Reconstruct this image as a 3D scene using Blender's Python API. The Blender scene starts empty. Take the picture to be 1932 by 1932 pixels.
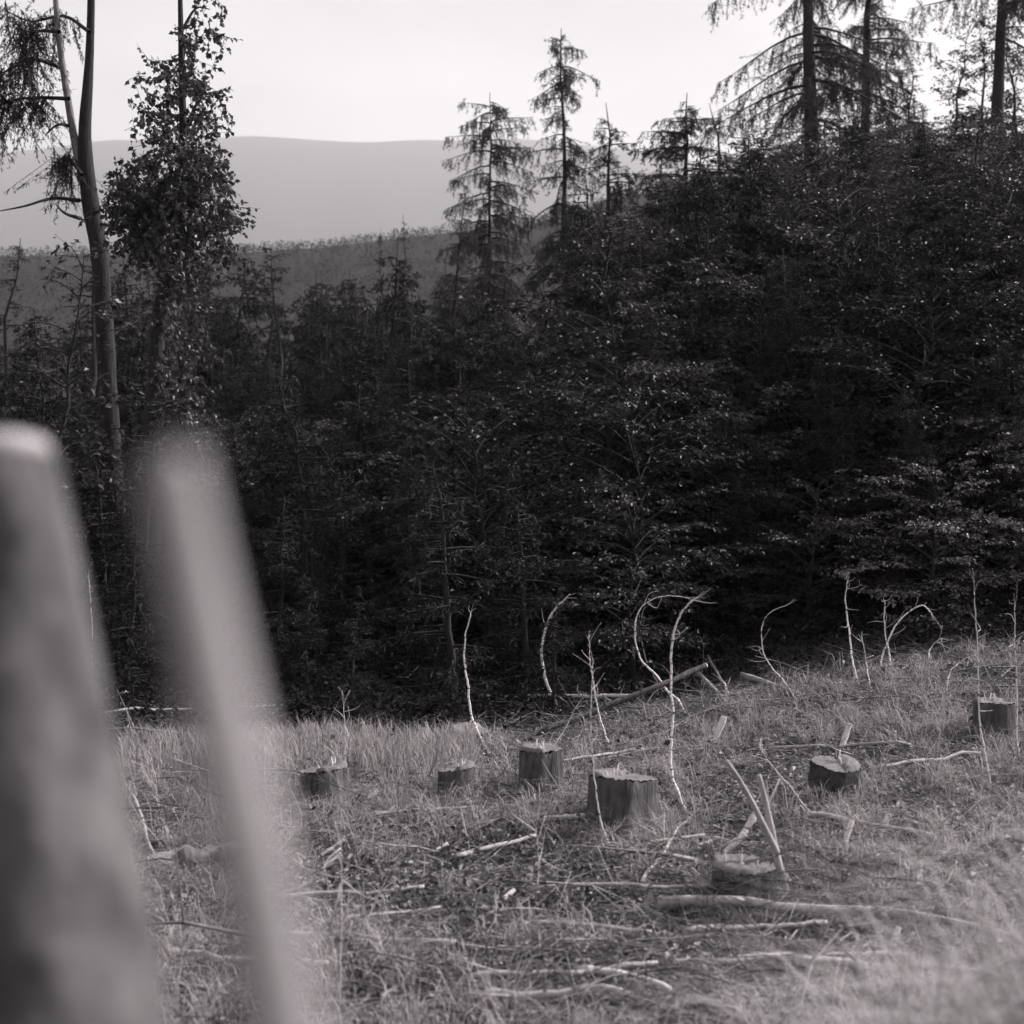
import bpy, math
import numpy as np
from mathutils import Vector

# ------------------------------------------------------------------ camera, sky, sun, exposure
scene = bpy.context.scene
COL = scene.collection
CAM_Z = 2.4
FPX, CX, HY = 2654.0, 966.0, 890.0        # focal length / centre / horizon, in a 1932 px wide frame

cam_d = bpy.data.cameras.new('camera')
cam = bpy.data.objects.new('camera', cam_d)
COL.objects.link(cam)
scene.camera = cam
cam.location = (0, 0, CAM_Z)
cam.rotation_euler = (math.pi / 2, 0, 0)
cam_d.sensor_width = 36.0
cam_d.lens = FPX / 1932 * 36
cam_d.shift_y = -(966 - HY) / 1932
cam_d.clip_start = 0.05
cam_d.clip_end = 20000
cam_d.dof.use_dof = True
cam_d.dof.focus_distance = 13.5
cam_d.dof.aperture_fstop = cam_d.lens / 1000 / 0.023   # lens opening of 23 mm

SUN_AZ, SUN_EL = math.radians(70), math.radians(37)
world = bpy.data.worlds.new('World')
scene.world = world
world.use_nodes = True
wn, wl = world.node_tree.nodes, world.node_tree.links
sky = wn.new('ShaderNodeTexSky')
sky.sky_type = 'NISHITA'
sky.sun_disc = False
sky.sun_elevation = SUN_EL
sky.sun_rotation = SUN_AZ
sky.altitude = 300
sky.dust_density = 1.0
sky.air_density = 1.0
bw = wn.new('ShaderNodeRGBToBW')          # black and white photograph
tint = wn.new('ShaderNodeMix'); tint.data_type = 'RGBA'; tint.blend_type = 'MULTIPLY'
tint.inputs[0].default_value = 1.0
tint.inputs[7].default_value = (1.0, 0.985, 0.99, 1)
wl.new(sky.outputs[0], bw.inputs[0])
tcw = wn.new('ShaderNodeTexCoord'); mpw = wn.new('ShaderNodeMapping'); mpw.inputs['Scale'].default_value = (1.0, 1.0, 2.4); mpw.inputs['Location'].default_value = (5.0, 2.0, 0.0)
cn = wn.new('ShaderNodeTexNoise'); cn.inputs['Scale'].default_value = 2.6; cn.inputs['Detail'].default_value = 4
cr_ = wn.new('ShaderNodeMapRange'); cr_.inputs[1].default_value = 0.3; cr_.inputs[2].default_value = 0.65; cr_.inputs[3].default_value = 0.7; cr_.inputs[4].default_value = 1.25
cm_ = wn.new('ShaderNodeMath'); cm_.operation = 'MULTIPLY'
wl.new(tcw.outputs['Generated'], mpw.inputs[0]); wl.new(mpw.outputs[0], cn.inputs['Vector']); wl.new(cn.outputs['Fac'], cr_.inputs[0])
wl.new(bw.outputs[0], cm_.inputs[0]); wl.new(cr_.outputs[0], cm_.inputs[1])
wl.new(cm_.outputs[0], tint.inputs[6])
wl.new(tint.outputs[2], wn['Background'].inputs[0])
wn['Background'].inputs[1].default_value = 0.15

sun_d = bpy.data.lights.new('sun', 'SUN')
sun = bpy.data.objects.new('sun', sun_d)
COL.objects.link(sun)
sun_d.energy = 5.0
sun_d.angle = math.radians(0.6)
sun_d.color = (1.0, 0.965, 0.97)
sv = Vector((math.sin(SUN_AZ) * math.cos(SUN_EL), math.cos(SUN_AZ) * math.cos(SUN_EL), math.sin(SUN_EL)))
sun.rotation_euler = (-sv).to_track_quat('-Z', 'Y').to_euler()
sun.location = (30, 10, 40)

scene.view_settings.view_transform = 'Standard'
scene.view_settings.look = 'None'
scene.view_settings.gamma = 1.0
scene.view_settings.exposure = 1.05
scene.view_settings.use_curve_mapping = False
scene.cycles.max_bounces = 4
scene.cycles.diffuse_bounces = 2
scene.cycles.glossy_bounces = 2
scene.cycles.transmission_bounces = 3
scene.cycles.volume_bounces = 0
scene.cycles.sample_clamp_indirect = 4.0
scene.cycles.use_denoising = True
scene.cycles.use_adaptive_sampling = True
scene.cycles.adaptive_threshold = 0.028
scene.cycles.adaptive_min_samples = 16

# ------------------------------------------------------------------ helpers
def rng_(s): return np.random.default_rng(s)

def smooth(a, b, x):
    t = np.clip((np.asarray(x, float) - a) / (b - a), 0, 1)
    return t * t * (3 - 2 * t)

_nr = rng_(5)
_NT = _nr.random((256, 256))
def vnoise(x, y):
    x = np.asarray(x, float); y = np.asarray(y, float)
    xi = np.floor(x).astype(int); yi = np.floor(y).astype(int)
    fx = x - xi; fy = y - yi
    fx = fx * fx * (3 - 2 * fx); fy = fy * fy * (3 - 2 * fy)
    g = lambda i, j: _NT[i % 256, j % 256]
    return ((g(xi, yi) * (1 - fx) + g(xi + 1, yi) * fx) * (1 - fy) +
            (g(xi, yi + 1) * (1 - fx) + g(xi + 1, yi + 1) * fx) * fy) - 0.5

def fbm(x, y, o=4):
    s = 0; a = 1.0
    for k in range(o):
        s = s + a * vnoise(x * 2 ** k + 17.3 * k, y * 2 ** k - 9.1 * k); a *= 0.5
    return s

class MB:
    """collects arrays of vertices and faces for ONE mesh"""
    def __init__(s): s.v = []; s.q = []; s.t = []; s.a = []; s.n = 0
    def add(s, v, quads=None, tris=None, along=None):
        v = np.asarray(v, float).reshape(-1, 3)
        if quads is not None and len(quads): s.q.append(np.asarray(quads, np.int64).reshape(-1, 4) + s.n)
        if tris is not None and len(tris): s.t.append(np.asarray(tris, np.int64).reshape(-1, 3) + s.n)
        s.a.append(np.zeros(len(v)) if along is None else np.asarray(along, float))
        s.v.append(v); s.n += len(v)
    def tube(s, pts, rad, sides=8, cap=True, jag=0.0, rng=None, flat=1.0):
        pts = np.asarray(pts, float); n = len(pts)
        rad = np.broadcast_to(np.asarray(rad, float), (n,))
        d = np.gradient(pts, axis=0); d /= np.linalg.norm(d, axis=1)[:, None] + 1e-9
        ref = np.array([0.0, 0, 1]) if abs(d[:, 2]).mean() < 0.8 else np.array([1.0, 0, 0])
        u = np.cross(d, ref); u /= np.linalg.norm(u, axis=1)[:, None] + 1e-9
        w = np.cross(d, u)
        a = np.linspace(0, 2 * math.pi, sides, endpoint=False)
        rr = rad[:, None] * np.ones(sides)
        if jag and rng is not None:
            rr = rr * (1 + jag * rng.standard_normal((n, sides))) * (1 + jag * rng.standard_normal(sides))
        P = pts[:, None, :] + rr[..., None] * (np.cos(a)[None, :, None] * u[:, None, :] + np.sin(a)[None, :, None] * w[:, None, :] * flat)
        L = np.concatenate([[0], np.cumsum(np.linalg.norm(np.diff(pts, axis=0), axis=1))])
        i = np.arange(n - 1)[:, None] * sides; j = np.arange(sides)[None, :]; k = (j + 1) % sides
        Q = np.stack([i + j, i + k, i + sides + k, i + sides + j], -1).reshape(-1, 4)
        V = P.reshape(-1, 3); A = np.repeat(L, sides); T = []
        if cap:
            V = np.concatenate([V, pts[:1], pts[-1:]]); A = np.concatenate([A, [0, L[-1]]])
            c0, c1 = n * sides, n * sides + 1; b = (n - 1) * sides
            for m in range(sides):
                T.append((c0, (m + 1) % sides, m)); T.append((c1, b + m, b + (m + 1) % sides))
        s.add(V, Q, T if cap else None, A)
        return s
    def sticks(s, p0, p1, r0, r1):
        """many three-sided twigs at once"""
        p0 = np.asarray(p0, float); p1 = np.asarray(p1, float); n = len(p0)
        if n == 0: return s
        r0 = np.broadcast_to(r0, (n,)); r1 = np.broadcast_to(r1, (n,))
        d = p1 - p0; d = d / (np.linalg.norm(d, axis=1)[:, None] + 1e-9)
        ref = np.where(np.abs(d[:, 2:3]) < 0.8, np.array([[0, 0, 1.0]]), np.array([[1.0, 0, 0]]))
        u = np.cross(d, ref); u /= np.linalg.norm(u, axis=1)[:, None] + 1e-9
        w = np.cross(d, u)
        V = np.empty((n, 6, 3))
        for k in range(3):
            c, e = math.cos(k * 2.0944), math.sin(k * 2.0944)
            o = c * u + e * w
            V[:, k] = p0 + o * r0[:, None]; V[:, 3 + k] = p1 + o * r1[:, None]
        b = np.arange(n)[:, None] * 6
        Q = np.concatenate([b + np.array([[k, (k + 1) % 3, 3 + (k + 1) % 3, 3 + k]]) for k in range(3)], 0)
        s.add(V.reshape(-1, 3), Q)
        return s
    def leaves(s, c, d, nrm, ln, wd, fold=0.25):
        """folded diamond leaves: base at c, pointing along d"""
        n = len(c)
        if n == 0: return s
        d = d / (np.linalg.norm(d, axis=1)[:, None] + 1e-9)
        sd = np.cross(d, nrm); sd /= np.linalg.norm(sd, axis=1)[:, None] + 1e-9
        up = np.cross(sd, d)
        ln = np.broadcast_to(ln, (n,))[:, None]; wd = np.broadcast_to(wd, (n,))[:, None]
        V = np.empty((n, 4, 3))
        V[:, 0] = c
        V[:, 1] = c + d * ln * 0.45 + sd * wd * 0.5 + up * wd * fold * 0.5
        V[:, 2] = c + d * ln - up * ln * 0.12
        V[:, 3] = c + d * ln * 0.45 - sd * wd * 0.5 + up * wd * fold * 0.5
        b = np.arange(n)[:, None] * 4
        T = np.concatenate([b + np.array([[0, 1, 2]]), b + np.array([[0, 2, 3]])], 0)
        s.add(V.reshape(-1, 3), None, T)
        return s
    def mesh(s, name, mat, shade_smooth=True):
        me = bpy.data.meshes.new(name)
        V = np.concatenate(s.v) if s.v else np.zeros((0, 3))
        Q = np.concatenate(s.q) if s.q else np.zeros((0, 4), np.int64)
        T = np.concatenate(s.t) if s.t else np.zeros((0, 3), np.int64)
        me.vertices.add(len(V)); me.vertices.foreach_set('co', V.astype(np.float32).ravel())
        me.loops.add(len(Q) * 4 + len(T) * 3)
        me.loops.foreach_set('vertex_index', np.concatenate([Q.ravel(), T.ravel()]).astype(np.int32))
        me.polygons.add(len(Q) + len(T))
        st = np.concatenate([np.arange(len(Q)) * 4, len(Q) * 4 + np.arange(len(T)) * 3]).astype(np.int32)
        me.polygons.foreach_set('loop_start', st)
        at = me.attributes.new('along', 'FLOAT', 'POINT')
        at.data.foreach_set('value', np.concatenate(s.a).astype(np.float32))
        me.update(calc_edges=True)
        me.polygons.foreach_set('use_smooth', np.full(len(Q) + len(T), shade_smooth))
        me.materials.append(mat)
        return me
    def build(s, name, mat, parent=None, shade_smooth=True, loc=None):
        o = bpy.data.objects.new(name, s.mesh(name, mat, shade_smooth))
        COL.objects.link(o)
        if parent is not None: o.parent = parent
        if loc is not None: o.location = loc
        return o

def tag(o, label=None, cat=None, group=None, kind=None):
    for k, v in (('label', label), ('category', cat), ('group', group), ('kind', kind)):
        if v: o[k] = v
    return o

def empty(name, loc=(0, 0, 0), rz=0.0):
    o = bpy.data.objects.new(name, None)
    COL.objects.link(o)
    o.location = loc; o.rotation_euler = (0, 0, rz); o.empty_display_size = 0.2
    return o

def copy_tree(o, parent=None):
    c = o.copy(); COL.objects.link(c); c.parent = parent
    for ch in [k for k in o.children]: copy_tree(ch, c)
    return c

def catmull(pts, per=6):
    p = np.asarray(pts, float)
    p = np.concatenate([[2 * p[0] - p[1]], p, [2 * p[-1] - p[-2]]])
    out = []
    for i in range(1, len(p) - 2):
        for t in np.linspace(0, 1, per, endpoint=False):
            out.append(0.5 * (2 * p[i] + (p[i + 1] - p[i - 1]) * t + (2 * p[i - 1] - 5 * p[i] + 4 * p[i + 1] - p[i + 2]) * t * t
                              + (3 * p[i] - p[i - 1] - 3 * p[i + 1] + p[i + 2]) * t ** 3))
    out.append(p[-2])
    return np.array(out)

# ------------------------------------------------------------------ terrain
_EX = [-0.6, -0.36, -0.19, -0.138, -0.0625, 0.0128, 0.05, 0.07, 0.3, 0.6]
_EN = [0.150, 0.154, 0.1575, 0.161, 0.170, 0.178, 0.187, 0.197, 0.215, 0.215]
def height(x, y):
    x = np.asarray(x, float); y = np.asarray(y, float)
    r = np.hypot(x, y)
    yf = np.maximum(y, 0.35 * r) + 1e-6
    az = x / yf
    z = 0.8 * (1 - smooth(2.4, 4.6, r))
    z = z + 0.75 * np.exp(-(((x - 1.5) / 0.65) ** 2 + ((y - 3.0) / 0.9) ** 2))
    z = z + (0.12 * fbm(x * 0.8, y * 0.8) + 0.05 * fbm(x * 2.6, y * 2.6, 3) * (1 - smooth(18, 22, r))) * smooth(2, 6, r) * (1 - smooth(60, 110, r)) + 0.25 * fbm(x * 0.2 + 3, y * 0.2) * smooth(8, 16, r) * (1 - smooth(60, 110, r))
    # gentle rise of the clearing to the right, then the wooded spur
    z = z + 0.35 * smooth(0.05, 0.3, az) * smooth(8, 15, r)
    spur = smooth(-0.02, 0.23, az) * smooth(15.5, 46, r) * 11.0
    spur = spur * (1 - 0.6 * smooth(60, 140, r))
    z = z + spur
    z = z - 5.0 * (1 - smooth(-0.08, 0.12, az)) * smooth(20, 50, r)
    # valley side across: the near hill
    el = np.interp(az, _EX, _EN)
    nh = CAM_Z + yf * el
    t = smooth(85, 300, yf)
    bump = fbm(x * 0.011, y * 0.011 + 4) * 6 * smooth(90, 180, r) * (1 - 0.85 * smooth(230, 300, yf))
    z = np.where(yf > 85, z * (1 - t) + (nh - 0) * t - 14 * smooth(60, 180, r) * (1 - t) + bump, z - 14 * smooth(60, 180, r))
    z = np.where(yf > 300, nh - (yf - 300) * 0.2 * smooth(300, 380, yf) + bump, z)
    # far mountain side
    fh = CAM_Z + yf * (0.2366 - 0.012 * smooth(-0.25, -0.4, az) + 0.006 * fbm(az * 9 + 2, az * 0 + 1.5) - 0.03 * smooth(0.0, 0.25, az))
    t2 = smooth(900, 4600, yf)
    fold = 55 * (np.abs(vnoise(az * 14 + 3, yf * 0.0006)) + 0.5 * np.abs(vnoise(az * 33, yf * 0.0013))) * smooth(1000, 1800, yf) * (1 - smooth(3900, 4500, yf))
    f = 60 * (1 - t2) + fh * t2 - fold
    z = np.where(yf > 900, np.where(yf > 4600, fh - (yf - 4600) * 0.6, f), z)
    z = np.where((yf > 800) & (yf <= 900), z * (1 - (yf - 800) / 100) + 60 * (yf - 800) / 100, z)
    # behind the camera everything stays low
    back = smooth(0.35, -0.1, y / (r + 1e-6))
    return z * (1 - back) + back * np.where(r > 60, -4.0, z)

def hz(x, y): return float(height(x, y))
def W(px, py, d): return np.array([(px - CX) / FPX * d, d, CAM_Z - (py - HY) / FPX * d])
def G(px, py):
    """ground point seen at a place in the frame"""
    d = np.arange(2.0, 60, 0.02)
    x = (px - CX) / FPX * d
    z = height(x, d)
    i = int(np.argmax(CAM_Z - (py - HY) / FPX * d <= z))
    return np.array([x[i], d[i], z[i]])

# ------------------------------------------------------------------ materials (black and white: neutral greys)
TINT = (1.0, 0.935, 0.95)
def grey(v): return (v * TINT[0], v * TINT[1], v * TINT[2], 1)
def mat(name, lo, hi, scale=8.0, rough=0.8, bump=0.3, detail=6.0, translucent=0.0, stretch=None, spec=0.3, rand=0.0, bump_dist=0.02, plain=False):
    m = bpy.data.materials.new(name); m.use_nodes = True
    n, l = m.node_tree.nodes, m.node_tree.links
    b = n['Principled BSDF']; out = n['Material Output']
    tc = n.new('ShaderNodeTexCoord'); mp = n.new('ShaderNodeMapping')
    if stretch: mp.inputs['Scale'].default_value = stretch
    l.new(tc.outputs['Object'], mp.inputs[0])
    nz = n.new('ShaderNodeTexNoise'); nz.inputs['Scale'].default_value = scale; nz.inputs['Detail'].default_value = detail
    nz.inputs['Roughness'].default_value = 0.65
    l.new(mp.outputs[0], nz.inputs['Vector'])
    rp = n.new('ShaderNodeValToRGB')
    rp.color_ramp.elements[0].position = 0.3; rp.color_ramp.elements[0].color = grey(lo)
    rp.color_ramp.elements[1].position = 0.72; rp.color_ramp.elements[1].color = grey(hi)
    l.new(nz.outputs['Fac'], rp.inputs[0])
    col = rp.outputs[0]
    if plain:                              # leaf-sized faces: one grey each, drawn per leaf
        ge = n.new('ShaderNodeNewGeometry'); l.new(ge.outputs['Random Per Island'], rp.inputs[0])
        rp.color_ramp.elements[0].position = 0.0; rp.color_ramp.elements[1].position = 1.0
        n.remove(nz); n.remove(mp); n.remove(tc)
        oi = n.new('ShaderNodeObjectInfo'); mr = n.new('ShaderNodeMapRange'); mr.inputs[3].default_value = 0.45; mr.inputs[4].default_value = 3.2; pw = n.new('ShaderNodeMath'); pw.operation = 'POWER'; pw.inputs[1].default_value = 2.6
        mx = n.new('ShaderNodeMix'); mx.data_type = 'RGBA'; mx.blend_type = 'MULTIPLY'; mx.inputs[0].default_value = 1.0
        if name == 'beech_leaves':
            l.new(oi.outputs['Random'], pw.inputs[0]); l.new(pw.outputs[0], mr.inputs[0]); l.new(col, mx.inputs[6]); l.new(mr.outputs[0], mx.inputs[7]); col = mx.outputs[2]
    elif rand:
        ge = n.new('ShaderNodeNewGeometry'); mx = n.new('ShaderNodeMix'); mx.data_type = 'RGBA'; mx.blend_type = 'MULTIPLY'
        mr = n.new('ShaderNodeMapRange'); mr.inputs[3].default_value = 1 - rand; mr.inputs[4].default_value = 1 + rand
        l.new(ge.outputs['Random Per Island'], mr.inputs[0])
        mx.inputs[0].default_value = 1.0
        l.new(col, mx.inputs[6]); l.new(mr.outputs[0], mx.inputs[7]); col = mx.outputs[2]
    l.new(col, b.inputs['Base Color'])
    b.inputs['Roughness'].default_value = rough
    b.inputs['Specular IOR Level'].default_value = spec
    if bump:
        bp = n.new('ShaderNodeBump'); bp.inputs['Strength'].default_value = bump; bp.inputs['Distance'].default_value = bump_dist
        l.new(nz.outputs['Fac'], bp.inputs['Height']); l.new(bp.outputs[0], b.inputs['Normal'])
    if translucent:
        tr = n.new('ShaderNodeBsdfTranslucent'); ms = n.new('ShaderNodeMixShader')
        ms.inputs[0].default_value = translucent
        l.new(col, tr.inputs[0]); l.new(b.outputs[0], ms.inputs[1]); l.new(tr.outputs[0], ms.inputs[2])
        l.new(ms.outputs[0], out.inputs['Surface'])
    return m

M = {}
M['soil'] = mat('forest_soil', 0.02, 0.075, 3.0, 0.95, 0.8, bump_dist=0.05)
M['hill'] = mat('hill_heath', 0.016, 0.026, 0.05, 0.95, 0.0)
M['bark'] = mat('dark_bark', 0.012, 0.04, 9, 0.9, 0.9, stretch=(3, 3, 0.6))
M['bark_grey'] = mat('grey_bark', 0.10, 0.26, 9, 0.85, 0.7, stretch=(2.5, 2.5, 0.7))
M['near_bark'] = mat('weathered_pole_bark', 0.005, 0.18, 7, 0.8, 0.8, stretch=(1.5, 1.5, 1.0), detail=3, bump_dist=0.03)
M['ghost_pole'] = mat('ghost_pole_wood', 0.22, 0.5, 6, 0.6, 0.2, stretch=(2, 2, 0.6), detail=3)
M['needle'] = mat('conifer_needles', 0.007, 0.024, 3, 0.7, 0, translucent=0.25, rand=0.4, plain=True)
M['larch'] = mat('larch_needles', 0.03, 0.06, 3, 0.6, 0, translucent=0.35, rand=0.4, plain=True)
M['leaf'] = mat('beech_leaves', 0.010, 0.070, 2, 0.5, 0, translucent=0.22, rand=0.5, spec=0.3, plain=True)
M['bigleaf'] = mat('maple_leaves', 0.02, 0.09, 2, 0.46, 0, translucent=0.35, rand=0.5, spec=0.5, plain=True)
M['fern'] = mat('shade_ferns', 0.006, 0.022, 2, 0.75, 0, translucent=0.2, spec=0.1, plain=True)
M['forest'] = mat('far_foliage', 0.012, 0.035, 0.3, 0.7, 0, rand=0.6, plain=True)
M['grass'] = mat('dry_grass', 0.14, 0.58, 1.2, 0.7, 0, translucent=0.3, rand=0.45, plain=True)
M['litter'] = mat('leaf_litter', 0.03, 0.34, 6, 0.75, 0, translucent=0.1, rand=0.6, plain=True)
M['brush'] = mat('dead_twigs', 0.07, 0.30, 10, 0.8, 0.2, rand=0.5)
M['wood'] = mat('split_wood', 0.55, 0.82, 12, 0.65, 0.3, stretch=(1, 1, 0.3))
M['deadwood'] = mat('weathered_wood', 0.22, 0.5, 9, 0.75, 0.5, stretch=(2, 2, 0.5))
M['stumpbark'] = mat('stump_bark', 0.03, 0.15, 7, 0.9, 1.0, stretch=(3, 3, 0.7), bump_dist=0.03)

def ring_mat(name):
    m = bpy.data.materials.new(name); m.use_nodes = True
    n, l = m.node_tree.nodes, m.node_tree.links; b = n['Principled BSDF']
    tc = n.new('ShaderNodeTexCoord')
    wv = n.new('ShaderNodeTexWave'); wv.wave_type = 'RINGS'; wv.rings_direction = 'Z'
    wv.inputs['Scale'].default_value = 34; wv.inputs['Distortion'].default_value = 2.5; wv.inputs['Detail'].default_value = 3
    nz = n.new('ShaderNodeTexNoise'); nz.inputs['Scale'].default_value = 9; nz.inputs['Detail'].default_value = 6
    l.new(tc.outputs['Object'], wv.inputs[0]); l.new(tc.outputs['Object'], nz.inputs['Vector'])
    mx = n.new('ShaderNodeMix'); mx.inputs[0].default_value = 0.82
    l.new(wv.outputs['Fac'], mx.inputs[2]); l.new(nz.outputs['Fac'], mx.inputs[3])
    rp = n.new('ShaderNodeValToRGB')
    rp.color_ramp.elements[0].position = 0.25; rp.color_ramp.elements[0].color = grey(0.09)
    rp.color_ramp.elements[1].position = 0.75; rp.color_ramp.elements[1].color = grey(0.2)
    l.new(mx.outputs[0], rp.inputs[0]); l.new(rp.outputs[0], b.inputs['Base Color'])
    b.inputs['Roughness'].default_value = 0.85
    bp = n.new('ShaderNodeBump'); bp.inputs['Strength'].default_value = 0.6; bp.inputs['Distance'].default_value = 0.01
    l.new(mx.outputs[0], bp.inputs['Height']); l.new(bp.outputs[0], b.inputs['Normal'])
    return m
M['rings'] = ring_mat('sawn_rings')

def birch_mat(name, hi=0.75, lo=0.05, freq=42):
    m = bpy.data.materials.new(name); m.use_nodes = True
    n, l = m.node_tree.nodes, m.node_tree.links; b = n['Principled BSDF']
    at = n.new('ShaderNodeAttribute'); at.attribute_name = 'along'
    nz = n.new('ShaderNodeTexNoise'); nz.noise_dimensions = '1D'
    nz.inputs['Scale'].default_value = freq; nz.inputs['Detail'].default_value = 2
    nz.inputs['Roughness'].default_value = 0.8
    l.new(at.outputs['Fac'], nz.inputs['W'])
    n2 = n.new('ShaderNodeTexNoise'); n2.inputs['Scale'].default_value = 60
    tc = n.new('ShaderNodeTexCoord'); l.new(tc.outputs['Object'], n2.inputs['Vector'])
    ad = n.new('ShaderNodeMath'); ad.operation = 'MULTIPLY_ADD'; ad.inputs[1].default_value = 0.25
    l.new(n2.outputs['Fac'], ad.inputs[0]); l.new(nz.outputs['Fac'], ad.inputs[2])
    rp = n.new('ShaderNodeValToRGB')
    rp.color_ramp.elements[0].position = 0.46; rp.color_ramp.elements[0].color = grey(lo)
    rp.color_ramp.elements[1].position = 0.56; rp.color_ramp.elements[1].color = grey(hi)
    l.new(ad.outputs[0], rp.inputs[0]); l.new(rp.outputs[0], b.inputs['Base Color'])
    b.inputs['Roughness'].default_value = 0.6
    return m
M['birch'] = birch_mat('banded_birch_bark')
M['cane'] = birch_mat('pale_cane_bark', 0.6, 0.12, 18)

# ------------------------------------------------------------------ ground, near hill, far mountain
def polar(name, r0, r1, ratio, mt, fine=0.35):
    th = [-180.0]
    while th[-1] < 180:
        a = th[-1]
        th.append(a + (fine if -30 <= a < 30 else 2.5 if abs(a) < 60 else 6.0))
    th = np.radians(np.array(th[:-1]))
    rs = [r0]
    while rs[-1] < r1: rs.append(min(r1, rs[-1] * ratio + 0.002))
    rs = np.array(rs)
    R, T = np.meshgrid(rs, th, indexing='ij')
    X, Y = R * np.sin(T), R * np.cos(T)
    Z = height(X, Y)
    n, m = R.shape
    i = np.arange(n - 1)[:, None] * m; j = np.arange(m)[None, :]; k = (j + 1) % m
    Q = np.stack([i + j, i + m + j, i + m + k, i + k], -1).reshape(-1, 4)[:, ::-1]
    mb = MB(); mb.add(np.stack([X, Y, Z], -1), Q)
    o = mb.build(name, mt)
    tag(o, kind='structure')
    return o
polar('ground', 0.05, 112.0, 1.022, M['soil'])
polar('near_hill', 112.0, 860.0, 1.016, M['hill'])
polar('far_mountain', 860.0, 5600.0, 1.03, M['hill'], 0.6)

# ------------------------------------------------------------------ tree builders
def norm(v): return v / (np.linalg.norm(v, axis=-1, keepdims=True) + 1e-9)

def trunk_pts(rng, H, lean=(0, 0), wob=0.10, n=12):
    t = np.linspace(0, 1, n)
    p = np.stack([lean[0] * t * H, lean[1] * t * H, t * H], 1)
    w = np.cumsum(rng.standard_normal((n, 2)) * wob, 0); w -= w[0]
    p[:, :2] += w * t[:, None]
    return p

def conifer_parts(seed, H, rb, h0, Lmax, droop=0.5, hang=0.5, step=0.4, needle=0.075, dens=1.15, taper=0.9, lean=(0, 0), bare_top=False, ragged=0.0):
    """trunk, limbs and needle crown of one conifer with hanging twigs"""
    rng = rng_(seed)
    tp = trunk_pts(rng, H, lean)
    tr = rb * (1 - np.linspace(0, 1, len(tp)) * 0.96) ** 0.85
    tr[0] *= 1.35
    trunk = MB().tube(tp, tr, 9, jag=0.04, rng=rng)
    limbs, crown = MB(), MB()
    z = h0; ends = []
    S0, S1 = [], []
    while z < H * 0.985:
        f = (z - h0) / (H - h0)
        if ragged and rng.random() < ragged * 0.45:
            z += step * rng.uniform(0.5, 1.1); continue
        for _ in range(int(rng.integers(3, 6))):
            L = Lmax * max(0.06, (1 - f) ** taper) * (rng.uniform(0.45, 1.12) if not ragged else rng.uniform(0.12, 1.0) ** 0.8 * 1.3)
            a = rng.uniform(0, 2 * math.pi)
            zz = z + rng.uniform(-0.5, 0.5) * step
            b = np.array([np.interp(zz, tp[:, 2], tp[:, 0]), np.interp(zz, tp[:, 2], tp[:, 1]), zz])
            s = np.linspace(0, 1, 6)
            up = 0.25 * (f + 0.1) + rng.uniform(-0.1, 0.15)
            dr = droop * rng.uniform(0.6, 1.3) * (1 - 0.5 * f)
            o = np.array([math.cos(a), math.sin(a), 0]); sd = np.array([-o[1], o[0], 0])
            P = b + o * (L * s)[:, None] + sd * (rng.uniform(-0.15, 0.15) * L * s ** 2)[:, None]
            P[:, 2] += L * (up * s - dr * s ** 1.7 + 0.25 * dr * s ** 4)
            limbs.tube(P, np.linspace(0.012 + 0.012 * L, 0.004, 6), 4, cap=False)
            nt = max(3, int(L / 0.085 * dens))
            ss = rng.uniform(0.12, 1.0, nt)
            Q = np.stack([np.interp(ss, s, P[:, k]) for k in range(3)], 1)
            lat = sd * rng.choice([-1, 1], nt)[:, None]
            d = lat * rng.uniform(0.2, 0.9, nt)[:, None] + o * rng.uniform(0.1, 0.7, nt)[:, None] + rng.standard_normal((nt, 3)) * (0.15 + 0.45 * ragged)
            d[:, 2] -= hang * rng.uniform(0.3, 1.5) * rng.uniform(0.2, 1.8, nt)
            d = norm(d)
            ln = (0.12 + 0.30 * L * (1 - 0.55 * ss)) * rng.uniform(0.5, 1.2, nt)
            ln = np.minimum(ln * (1 + ragged * rng.uniform(-0.2, 1.0, nt)), 0.85 + 0.4 * ragged)
            S0.append(Q); S1.append(Q + d * ln[:, None])
        z += step * rng.uniform(0.7, 1.3)
    S0 = np.concatenate(S0); S1 = np.concatenate(S1)
    limbs.sticks(S0, S1, 0.004, 0.002)
    ln = np.linalg.norm(S1 - S0, axis=1)
    nn = np.maximum(3, (ln / needle * 2.6 * dens).astype(int))
    idx = np.repeat(np.arange(len(S0)), nn)
    t = rng.random(len(idx))[:, None]
    C = S0[idx] * (1 - t) + S1[idx] * t
    d = norm(S1 - S0)[idx] * 0.6 + norm(rng.standard_normal((len(idx), 3))) * 0.8
    d[:, 2] -= 0.2
    crown.leaves(C, d, norm(rng.standard_normal((len(idx), 3))), needle * rng.uniform(0.7, 1.5, len(idx)), needle * 0.28, 0.1)
    return trunk, limbs, crown

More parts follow.
